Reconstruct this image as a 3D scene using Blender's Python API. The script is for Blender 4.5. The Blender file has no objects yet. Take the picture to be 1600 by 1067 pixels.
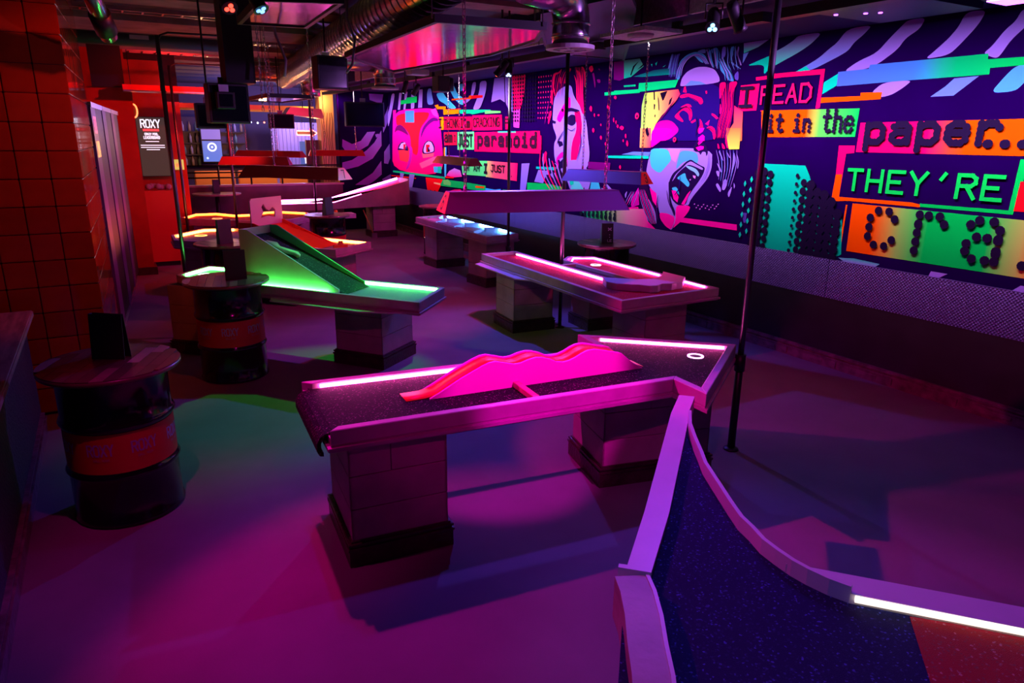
import bpy, bmesh, math, random
from mathutils import Vector, Matrix
random.seed(7)
S = bpy.context.scene
COL = S.collection
# ------------------------------------------------------------------ camera
cd = bpy.data.cameras.new('camera'); cam = bpy.data.objects.new('camera', cd); COL.objects.link(cam)
cd.sensor_width = 36.0; cd.lens = 24.635; cd.clip_start = 0.05; cd.clip_end = 100
cam.matrix_world = Matrix(((0.869719, 0.1288, -0.476445, 0), (-0.493431, 0.247858, -0.833722, 0), (0.010707, 0.960196, 0.279121, 2.15), (0, 0, 0, 1)))
S.camera = cam
# ------------------------------------------------------------------ world, exposure
w = bpy.data.worlds.new('world'); S.world = w; w.use_nodes = True
w.node_tree.nodes['Background'].inputs[0].default_value = (0.25, 0.12, 0.5, 1)
w.node_tree.nodes['Background'].inputs[1].default_value = 0.003
vs = S.view_settings; vs.view_transform = 'Standard'; vs.look = 'None'; vs.gamma = 1; vs.exposure = 0.0; vs.use_curve_mapping = False
S.cycles.max_bounces = 6; S.cycles.diffuse_bounces = 3; S.cycles.glossy_bounces = 3; S.cycles.sample_clamp_indirect = 4.0
S.cycles.caustics_reflective = False; S.cycles.caustics_refractive = False
# ------------------------------------------------------------------ lights (pairs and wash bars have lamp bodies; the single spots have none)
def spot(pos, tgt, color, watts, cone, blend=0.3, radius=0.03):
    l = bpy.data.lights.new('spot_beam', 'SPOT'); l.color = color; l.energy = watts
    l.spot_size = math.radians(cone); l.spot_blend = blend; l.shadow_soft_size = radius
    o = bpy.data.objects.new('spot_beam', l); COL.objects.link(o); o.location = pos
    o.rotation_euler = (Vector(tgt) - Vector(pos)).to_track_quat('-Z', 'Y').to_euler()
    return o
def point(pos, color, watts, radius=0.1):
    l = bpy.data.lights.new('lamp_glow', 'POINT'); l.color = color; l.energy = watts; l.shadow_soft_size = radius
    o = bpy.data.objects.new('lamp_glow', l); COL.objects.link(o); o.location = pos
    return o
def area(pos, tgt, color, watts, lx, ly, spread):
    l = bpy.data.lights.new('added_wash_light', 'AREA'); l.shape = 'RECTANGLE'; l.size = lx; l.size_y = ly; l.color = color; l.energy = watts; l.spread = math.radians(spread)
    o = bpy.data.objects.new('added_wash_light', l); COL.objects.link(o); o.location = pos
    z = (Vector(pos) - Vector(tgt)).normalized(); x = Vector((0, 1, 0)); y = z.cross(x)
    o.matrix_world = Matrix(((x.x, y.x, z.x, pos[0]), (x.y, y.y, z.y, pos[1]), (x.z, y.z, z.z, pos[2]), (0, 0, 0, 1)))
    return o
MAGENTA = (1, .0, .34)
SPOTS = [
    # the red and blue pair near the left of the room
    ((.75, 4.58, 2.82), (1.35, 2.0, 0), (1, .0, .26), 250, 66, .4),
    ((.92, 4.56, 2.82), (1.9, 3.2, 0), (.16, .0, 1), 62, 82, .6),
    # pair above the wavy table
    ((3.41, 3.5, 2.80), (1.5, 1.6, .6), (.20, .04, 1), 150, 96, .7),
    ((3.65, 3.49, 2.80), (5.6, 3.6, 0), (1, .0, .34), 20, 70, .6),
    # pair in the middle of the room
    ((3.85, 7.16, 2.78), (2.2, 9.0, 0), (1, .01, .26), 170, 92, .5),
    ((3.96, 7.07, 2.78), (3.0, 5.6, 0), (.12, .07, 1), 250, 112, .4),
    # pair at the back
    ((4.22, 10.88, 2.78), (3.6, 11.8, 0), (.22, .08, 1), 70, 115, .4),
    ((4.46, 11.08, 2.78), (3.4, 13.5, 0), (1, .01, .2), 120, 115, .4),
]
for a in SPOTS: spot(*a)
spot((.75, 4.58, 2.82), (4.4, 3.1, 0), (1, .0, .28), 300, 50, .3)              # second beam of the same red fixture, toward the long wall
spot((2.45, .9, 3.35), (2.12, 3.25, .84), (1, .0, .62), 720, 22, .5)        # pink spotlight behind the camera on the wavy ramp
spot((.62, 5.6, 3.1), (1.0, 4.6, 0), (.0, 1, .30), 10, 38, .9)              # green spotlight over the gap between the tables
spot((1.0, 5.2, 3.3), (-.3, 6.6, 1.6), (1, .05, .01), 48, 76, .6)             # added red beam to brighten the tiled column
spot((1.7, 10.6, 3.15), (.6, 13.2, 1.3), (1, .02, .02), 170, 100, .5)          # red spotlight on the counter at the back left
spot((.1, 3.2, 3.3), (.3, 3.75, 0), (.95, 0, .36), 90, 46, .8)                  # added weak magenta beam for the floor by the nearest barrel
spot((2.9, 7.35, 2.72), (1.85, 6.45, .8), (.0, 1, .08), 170, 46, .6)           # green spotlight on the trough ramp
spot((3.05, 11.3, 3.1), (1.95, 9.8, .95), (1, .07, .0), 150, 36, .5)            # added orange beam to brighten the red ramp
spot((1.75, 9.5, 2.75), (.0, 10.0, 1.3), (.30, .01, 1), 32, 75, .6)                # added violet beam to tint the dark machines
spot((4.0, 2.7, 2.75), (2.93, 4.36, 2.95), (.60, .20, 1), 130, 50, .6)             # added violet beam to brighten the elbow duct
spot((5.25, 5.9, 3.0), (4.40, 6.0, .75), (1, .0, .16), 110, 58, .6)               # added red beam to brighten the felt of the two-lane table
spot((5.5, 10.4, 3.0), (5.0, 10.4, .75), (.06, .26, 1), 80, 58, .6)              # added blue beam to lift the wedge table
spot((.35, .7, 3.3), (1.95, 1.4, .75), (.34, .15, 1), 75, 46, .7)                # added violet beam for the inner rail faces of the corner table
spot((.9, 1.0, 3.3), (3.0, 5.2, .3), (1, .0, .42), 90, 60, .7)                # added magenta fill from the camera side, low across the pillars
spot((.3, 6.1, 2.95), (3.9, 6.8, .3), (.62, .8, .05), 60, 40, .8)               # added yellow-green fill from the left for the pillar sides
# pale violet wash added under the soffit to brighten the mural
for k in range(8):
    yy = .9 + 2.1 * k
    area((4.62, yy, 3.05), (6.05, yy, 2.20), (.92, .66, 1), 22, 2.05, .05, 68)

# ------------------------------------------------------------------ materials
def lin(c):
    return tuple(((v / 255) / 12.92 if v / 255 <= .04045 else ((v / 255 + .055) / 1.055) ** 2.4) for v in c)
MATS = {}
def mat(name, color=(.5, .5, .5), rough=.5, metal=0.0, emit=None, strength=0, spec=.5, var=0, scale=8, bump=0, bscale=60, coat=0, stretch=None, alpha=1):
    if name in MATS: return MATS[name]
    m = bpy.data.materials.new(name); m.use_nodes = True; nt = m.node_tree; b = nt.nodes['Principled BSDF']
    b.inputs['Base Color'].default_value = (*color, 1); b.inputs['Roughness'].default_value = rough; b.inputs['Metallic'].default_value = metal
    b.inputs['Specular IOR Level'].default_value = spec
    if coat: b.inputs['Coat Weight'].default_value = coat; b.inputs['Coat Roughness'].default_value = .08
    if emit:
        b.inputs['Emission Color'].default_value = (*emit, 1); b.inputs['Emission Strength'].default_value = strength
    if var or bump:
        tc = nt.nodes.new('ShaderNodeTexCoord'); mp = nt.nodes.new('ShaderNodeMapping'); nt.links.new(tc.outputs['Object'], mp.inputs[0])
        if stretch: mp.inputs['Scale'].default_value = stretch
        if var:
            n = nt.nodes.new('ShaderNodeTexNoise'); n.inputs['Scale'].default_value = scale; n.inputs['Detail'].default_value = 6; nt.links.new(mp.outputs[0], n.inputs['Vector'])
            r = nt.nodes.new('ShaderNodeValToRGB'); r.color_ramp.elements[0].position = .3; r.color_ramp.elements[1].position = .7
            r.color_ramp.elements[0].color = (*[c * (1 - var) for c in color], 1); r.color_ramp.elements[1].color = (*[min(1, c * (1 + var)) for c in color], 1)
            nt.links.new(n.outputs['Fac'], r.inputs[0]); nt.links.new(r.outputs[0], b.inputs['Base Color'])
        if bump:
            n2 = nt.nodes.new('ShaderNodeTexNoise'); n2.inputs['Scale'].default_value = bscale; n2.inputs['Detail'].default_value = 4; nt.links.new(mp.outputs[0], n2.inputs['Vector'])
            bp = nt.nodes.new('ShaderNodeBump'); bp.inputs['Strength'].default_value = bump; bp.inputs['Distance'].default_value = .02; nt.links.new(n2.outputs['Fac'], bp.inputs['Height']); nt.links.new(bp.outputs[0], b.inputs['Normal'])
    MATS[name] = m
    return m
def turf(name, color, glint):
    # short pile with glittering fibre tips: fine cells, a few of them pale
    if name in MATS: return MATS[name]
    m = mat(name, color, .85, bump=.9, bscale=420, spec=.2); nt = m.node_tree; b = nt.nodes['Principled BSDF']
    tc = nt.nodes.new('ShaderNodeTexCoord'); v = nt.nodes.new('ShaderNodeTexVoronoi'); v.inputs['Scale'].default_value = 170; nt.links.new(tc.outputs['Object'], v.inputs['Vector'])
    r = nt.nodes.new('ShaderNodeValToRGB'); e = r.color_ramp.elements; e[0].position = .0; e[0].color = (*color, 1); e[1].position = 1; e[1].color = (*glint, 1)
    e2 = r.color_ramp.elements.new(.82); e2.color = (*color, 1); e3 = r.color_ramp.elements.new(.94); e3.color = (*[c * .45 + g * .2 for c, g in zip(color, glint)], 1)
    sp = nt.nodes.new('ShaderNodeSeparateColor'); nt.links.new(v.outputs['Color'], sp.inputs[0]); nt.links.new(sp.outputs[0], r.inputs[0]); nt.links.new(r.outputs[0], b.inputs['Base Color'])
    return m
def led(name, color, strength):
    return mat(name, (.9, .9, .9), .4, emit=color, strength=strength)
def vcol(name, rough=.6):
    if name in MATS: return MATS[name]
    m = mat(name, (1, 1, 1), rough); nt = m.node_tree; a = nt.nodes.new('ShaderNodeVertexColor'); a.layer_name = 'Col'
    nt.links.new(a.outputs[0], nt.nodes['Principled BSDF'].inputs['Base Color']); return m

PLY = mat('pale_plywood', (.42, .36, .37), .5, var=.16, scale=5, bump=.08, bscale=30, stretch=(1, 1, 4))
RAIL = mat('pale_rail_wood', (.48, .41, .43), .45, var=.12, scale=9)
PANELM = mat('whitewashed_board', (.42, .35, .33), .55, var=.22, scale=3.5, bump=.15, bscale=25)
PLINTH = mat('dark_stained_plinth', (.055, .03, .03), .32, var=.4, scale=14, bump=.5, bscale=40)
DARKGAP = mat('dark_core', (.02, .018, .02), .8)
BLACK = mat('black_paint', (.012, .011, .014), .45)
BLACKGL = mat('gloss_black_drum', (.006, .006, .008), .16, coat=.4)
STEEL = mat('brushed_steel', (.62, .60, .62), .3, 1, bump=.05, bscale=80)
DUCT = mat('galvanised_duct', (.66, .63, .62), .24, 1, var=.12, scale=18, bump=.12, bscale=10)
POLE = mat('dark_steel_pole', (.16, .15, .17), .35, 1)
CHROME = mat('chain_steel', (.75, .72, .72), .25, 1)

# ------------------------------------------------------------------ mesh helpers
def empty(name, loc=(0, 0, 0)):
    o = bpy.data.objects.new(name, None); o.empty_display_size = .1; COL.objects.link(o); o.location = loc; return o
def thing(name, label, cat, loc=(0, 0, 0), group=None):
    o = empty(name, loc); o['label'] = label; o['category'] = cat
    if group: o['group'] = group
    return o
def tag(o, label, cat, group=None):
    o['label'] = label; o['category'] = cat
    if group: o['group'] = group
    return o
def struct(o): o['kind'] = 'structure'; return o
def rootloc(p):
    l = Vector((0, 0, 0))
    while p is not None: l += p.location; p = p.parent
    return l
STUFF = {'chain', 'links', 'seam_ridges', 'rungs', 'score_lines', 'paint_flecks', 'white_ring', 'hair_strands'}
class MB:
    def __init__(s): s.v = []; s.f = []; s.sm = []
    def add(s, vs, fs, smooth=False):
        n = len(s.v); s.v += [tuple(p) for p in vs]; s.f += [tuple(i + n for i in f) for f in fs]; s.sm += [smooth] * len(fs); return s
    def hexa(s, b, t):     # 4 bottom points, 4 top points (same winding)
        return s.add(list(b) + list(t), [(3, 2, 1, 0), (4, 5, 6, 7), (0, 1, 5, 4), (1, 2, 6, 5), (2, 3, 7, 6), (3, 0, 4, 7)])
    def box(s, x0, x1, y0, y1, z0, z1):
        return s.hexa([(x0, y0, z0), (x1, y0, z0), (x1, y1, z0), (x0, y1, z0)], [(x0, y0, z1), (x1, y0, z1), (x1, y1, z1), (x0, y1, z1)])
    def obox(s, c, u, lu, v, lv, z0, z1):   # oriented box: corner c, unit dirs u,v
        c = Vector((c[0], c[1])); u = Vector(u); v = Vector(v)
        q = [c, c + u * lu, c + u * lu + v * lv, c + v * lv]
        return s.prism(q, z0, z1)
    def prism(s, poly, z0, z1):
        n = len(poly); a = sum(poly[i][0] * poly[(i + 1) % n][1] - poly[(i + 1) % n][0] * poly[i][1] for i in range(n))
        z0 = list(z0) if hasattr(z0, '__len__') else [z0] * n
        z1 = list(z1) if hasattr(z1, '__len__') else [z1] * n
        if a < 0: poly = list(reversed(poly)); z0 = z0[::-1]; z1 = z1[::-1]
        vs = [(p[0], p[1], z0[i]) for i, p in enumerate(poly)] + [(p[0], p[1], z1[i]) for i, p in enumerate(poly)]
        return s.add(vs, [tuple(reversed(range(n))), tuple(range(n, 2 * n))] + [(i, (i + 1) % n, n + (i + 1) % n, n + i) for i in range(n)])
    def extr(s, pts, d):    # planar 3D polygon extruded by vector d
        n = len(pts); d = Vector(d); vs = [Vector(p) for p in pts] + [Vector(p) + d for p in pts]
        return s.add(vs, [tuple(reversed(range(n))), tuple(range(n, 2 * n))] + [(i, (i + 1) % n, n + (i + 1) % n, n + i) for i in range(n)])
    def tube(s, path, r, seg=10, caps=True, smooth=True):
        path = [Vector(p) for p in path]; n = len(path); rr = r if hasattr(r, '__len__') else [r] * n; base = len(s.v); prev = None
        for i, p in enumerate(path):
            t = (path[min(i + 1, n - 1)] - path[max(i - 1, 0)]).normalized()
            if prev is None:
                a = Vector((0, 0, 1)) if abs(t.z) < .9 else Vector((1, 0, 0)); u = t.cross(a).normalized()
            else:
                u = (prev - t * prev.dot(t)).normalized()
            prev = u; v = t.cross(u)
            for k in range(seg):
                an = 2 * math.pi * k / seg; s.v.append(tuple(p + (u * math.cos(an) + v * math.sin(an)) * rr[i]))
        for i in range(n - 1):
            for k in range(seg):
                s.f.append((base + i * seg + k, base + i * seg + (k + 1) % seg, base + (i + 1) * seg + (k + 1) % seg, base + (i + 1) * seg + k)); s.sm.append(smooth)
        if caps:
            s.f.append(tuple(base + k for k in reversed(range(seg)))); s.sm.append(False)
            s.f.append(tuple(base + (n - 1) * seg + k for k in range(seg))); s.sm.append(False)
        return s
    def lathe(s, prof, c=(0, 0), seg=32, smooth=True, capb=True, capt=True):
        base = len(s.v)
        for r, z in prof:
            for k in range(seg):
                a = 2 * math.pi * k / seg; s.v.append((c[0] + r * math.cos(a), c[1] + r * math.sin(a), z))
        for i in range(len(prof) - 1):
            for k in range(seg):
                s.f.append((base + i * seg + k, base + i * seg + (k + 1) % seg, base + (i + 1) * seg + (k + 1) % seg, base + (i + 1) * seg + k)); s.sm.append(smooth)
        if capb: s.f.append(tuple(base + k for k in reversed(range(seg)))); s.sm.append(False)
        if capt: s.f.append(tuple(base + (len(prof) - 1) * seg + k for k in range(seg))); s.sm.append(False)
        return s
    def ring(s, c, z0, z1, ri, ro, seg=28):
        base = len(s.v)
        for k in range(seg):
            a = 2 * math.pi * k / seg
            for r, z in ((ri, z0), (ro, z0), (ro, z1), (ri, z1)): s.v.append((c[0] + r * math.cos(a), c[1] + r * math.sin(a), z))
        for k in range(seg):
            q = (k + 1) % seg
            for j in range(4): s.f.append((base + k * 4 + j, base + q * 4 + j, base + q * 4 + (j + 1) % 4, base + k * 4 + (j + 1) % 4)); s.sm.append(False)
        return s
    def sphere(s, c, r, seg=14, rg=9):
        prof = [(max(1e-4, r * math.sin(math.pi * i / rg)), c[2] - r * math.cos(math.pi * i / rg)) for i in range(rg + 1)]
        return s.lathe(prof, c, seg)
    def build(s, name, m, parent=None, colors=None):
        me = bpy.data.meshes.new(name); off = rootloc(parent); me.from_pydata([tuple(Vector(p) - off) for p in s.v], [], s.f)
        if len(me.polygons) == len(s.sm): me.polygons.foreach_set('use_smooth', s.sm)
        if colors is not None:
            at = me.color_attributes.new('Col', 'FLOAT_COLOR', 'CORNER'); k = 0
            for f in colors:
                for c in f: at.data[k].color = (*c, 1); k += 1
        me.update(); o = bpy.data.objects.new(name, me); COL.objects.link(o)
        if m: me.materials.append(m)
        if parent is not None: o.parent = parent
        if name in STUFF: o['kind'] = 'stuff'
        return o
def fix(o):
    bm = bmesh.new(); bm.from_mesh(o.data); bmesh.ops.recalc_face_normals(bm, faces=bm.faces); bm.to_mesh(o.data); bm.free(); return o
def bevel(o, w=.004, seg=1):
    bm = bmesh.new(); bm.from_mesh(o.data); bmesh.ops.recalc_face_normals(bm, faces=bm.faces)
    bmesh.ops.bevel(bm, geom=[e for e in bm.edges if len(e.link_faces) == 2 and e.calc_face_angle(0) > .5], offset=w, segments=seg, affect='EDGES', clamp_overlap=True); bm.to_mesh(o.data); bm.free(); return o
def copy_tree(o, parent=None, loc=None):
    c = o.copy(); COL.objects.link(c); c.parent = parent
    if loc is not None: c.location = loc
    for ch in list(o.children): copy_tree(ch, c)
    return c
def inset(poly, d):
    n = len(poly); a = sum(poly[i][0] * poly[(i + 1) % n][1] - poly[(i + 1) % n][0] * poly[i][1] for i in range(n)); sg = 1 if a > 0 else -1
    out = []
    for i in range(n):
        p0, p1, p2 = Vector(poly[i - 1][:2]), Vector(poly[i][:2]), Vector(poly[(i + 1) % n][:2])
        e1 = (p1 - p0).normalized(); e2 = (p2 - p1).normalized(); n1 = Vector((-e1.y, e1.x)) * sg; n2 = Vector((-e2.y, e2.x)) * sg
        m = (n1 + n2); k = 1 + n1.dot(n2); m = m / max(k, .25); out.append(p1 + m * d)
    return out
# ------------------------------------------------------------------ stroke lettering (grid 4 x 6)
GL = {'I': [[(1, 0), (3, 0)], [(1, 6), (3, 6)], [(2, 0), (2, 6)]], 'T': [[(0, 6), (4, 6)], [(2, 6), (2, 0)]], 'H': [[(0, 0), (0, 6)], [(4, 0), (4, 6)], [(0, 3), (4, 3)]],
 'E': [[(4, 6), (0, 6), (0, 0), (4, 0)], [(0, 3), (3, 3)]], 'Y': [[(0, 6), (2, 3), (4, 6)], [(2, 3), (2, 0)]], "'": [[(2.6, 6), (1.8, 4.6)]],
 'R': [[(0, 0), (0, 6), (3, 6), (4, 5.2), (4, 4), (3, 3.1), (0, 3.1)], [(2, 3.1), (4, 0)]], 'A': [[(0, 0), (2, 6), (4, 0)], [(.8, 2), (3.2, 2)]], 'D': [[(0, 0), (0, 6), (2.6, 6), (4, 4.5), (4, 1.5), (2.6, 0), (0, 0)]],
 'N': [[(0, 0), (0, 6), (4, 0), (4, 6)]], 'K': [[(0, 0), (0, 6)], [(4, 6), (0, 2.6)], [(1.2, 3.6), (4, 0)]], 'C': [[(4, 5), (3, 6), (1, 6), (0, 5), (0, 1), (1, 0), (3, 0), (4, 1)]], 'G': [[(4, 5), (3, 6), (1, 6), (0, 5), (0, 1), (1, 0), (3, 0), (4, 1), (4, 2.8), (2.4, 2.8)]],
 'J': [[(1, 6), (4, 6)], [(3, 6), (3, 1), (2, 0), (1, 0), (0, 1)]], 'U': [[(0, 6), (0, 1), (1, 0), (3, 0), (4, 1), (4, 6)]], 'S': [[(4, 5), (3, 6), (1, 6), (0, 5), (0, 4), (1, 3.1), (3, 2.9), (4, 2), (4, 1), (3, 0), (1, 0), (0, 1)]],
 'O': [[(1, 0), (0, 1), (0, 5), (1, 6), (3, 6), (4, 5), (4, 1), (3, 0), (1, 0)]], 'M': [[(0, 0), (0, 6), (2, 3), (4, 6), (4, 0)]], 'X': [[(0, 0), (4, 6)], [(0, 6), (4, 0)]], 'L': [[(0, 6), (0, 0), (4, 0)]], 'B': [[(0, 0), (0, 6), (3, 6), (4, 5), (4, 4), (3, 3), (0, 3)], [(3, 3), (4, 2), (4, 1), (3, 0), (0, 0)]],
 'P': [[(0, 0), (0, 6), (3, 6), (4, 5), (4, 4), (3, 3), (0, 3)]], 'Z': [[(0, 6), (4, 6), (0, 0), (4, 0)]], '.': [[(1.7, 0), (2.1, 0)]],
 'i': [[(1, 4), (2, 4), (2, 0)], [(.8, 0), (3.2, 0)], [(2, 5.7), (2, 5.8)]], 't': [[(1.5, 6), (1.5, .8), (2.3, 0), (3.4, .3)], [(.3, 4.2), (3, 4.2)]], 'n': [[(.5, 0), (.5, 4)], [(.5, 3), (1.6, 4), (2.8, 4), (3.5, 3), (3.5, 0)]], 'h': [[(.5, 0), (.5, 6)], [(.5, 3), (1.6, 4), (2.8, 4), (3.5, 3), (3.5, 0)]],
 'e': [[(.4, 2.1), (3.6, 2.1), (3.4, 3.3), (2.6, 4), (1.4, 4), (.5, 3.2), (.4, 1), (1.2, 0), (2.8, 0), (3.5, .7)]], 'p': [[(.5, -1.6), (.5, 4)], [(.5, 3.4), (1.6, 4), (2.8, 4), (3.6, 3), (3.6, 1), (2.8, 0), (1.6, 0), (.5, .6)]], 'a': [[(.6, 3.5), (1.4, 4), (2.8, 4), (3.5, 3.2), (3.5, 0)], [(3.5, 2.3), (1.4, 2.3), (.5, 1.5), (.5, .7), (1.3, 0), (2.6, 0), (3.5, .8)]],
 'r': [[(.7, 0), (.7, 4)], [(.7, 2.9), (1.7, 4), (2.9, 4), (3.5, 3.2)]], 'c': [[(3.5, 3.2), (2.7, 4), (1.4, 4), (.5, 3.1), (.5, .9), (1.4, 0), (2.7, 0), (3.5, .8)]], 'd': [[(3.5, 0), (3.5, 6)], [(3.5, 3.2), (2.6, 4), (1.4, 4), (.5, 3.1), (.5, .9), (1.4, 0), (2.6, 0), (3.5, .8)]], 'm': [[(.2, 0), (.2, 4)], [(.2, 3.3), (1, 4), (1.7, 3.6), (2, 3), (2, 0)], [(2, 3.2), (2.8, 4), (3.5, 3.6), (3.8, 3), (3.8, 0)]], 'o': [[(1.4, 0), (.5, .9), (.5, 3.1), (1.4, 4), (2.7, 4), (3.5, 3.1), (3.5, .9), (2.7, 0), (1.4, 0)]], 'z': [[(.5, 4), (3.5, 4), (.5, 0), (3.5, 0)]],
 '1': [[(.8, 5), (2, 6), (2, 0)], [(.8, 0), (3.2, 0)]], '3': [[(0, 5), (1, 6), (3, 6), (4, 5), (4, 4), (3, 3.1), (1.5, 3.1)], [(3, 3.1), (4, 2), (4, 1), (3, 0), (1, 0), (0, 1)]], '6': [[(4, 5), (3, 6), (1, 6), (0, 5), (0, 1), (1, 0), (3, 0), (4, 1), (4, 2.4), (3, 3.3), (1, 3.3), (0, 2.4)]], '7': [[(0, 6), (4, 6), (1.6, 0)]]}
def glyph_polys(text, x0, x1, z0, z1, wd, dots=0, gap=1.4):
    """2D polygons of a text fitted in the box x0..x1 (reading direction) by z0..z1"""
    n = len(text); adv = 4 + gap; sx = (x1 - x0) / (adv * n - gap); sz = (z1 - z0) / 6; out = []
    for i, ch in enumerate(text):
        for pl in GL.get(ch, []):
            q = [(x0 + (i * adv + px) * sx, z0 + pz * sz) for px, pz in pl]
            if dots:
                acc = []
                for a, b in zip(q, q[1:]):
                    L = math.hypot(b[0] - a[0], b[1] - a[1]); k = max(1, round(L / dots)); acc += [(a[0] + (b[0] - a[0]) * j / k, a[1] + (b[1] - a[1]) * j / k) for j in range(k + 1)]
                for c in acc: out.append([(c[0] + wd * math.cos(t * math.pi / 5), c[1] + wd * math.sin(t * math.pi / 5)) for t in range(10)])
            else:
                for a, b in zip(q, q[1:]):
                    dx, dz = b[0] - a[0], b[1] - a[1]; L = math.hypot(dx, dz) or 1; ux, uz = dx / L * wd / 2, dz / L * wd / 2
                    out.append([(a[0] - ux + uz, a[1] - uz - ux), (b[0] + ux + uz, b[1] + uz - ux), (b[0] + ux - uz, b[1] + uz + ux), (a[0] - ux - uz, a[1] - uz + ux)])
    return out
def text_mesh(name, polys, f, m, parent, lift=0.0, stuff=True):
    """flat lettering: f(x,z,k) gives the 3D point"""
    mb = MB()
    for k, p in enumerate(polys): mb.add([f(x, zz, lift + k * 2e-6) for x, zz in p], [tuple(range(len(p)))])
    o = mb.build(name, m, parent)
    if stuff and len(polys) > 1: o['kind'] = 'stuff'
    return o
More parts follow.
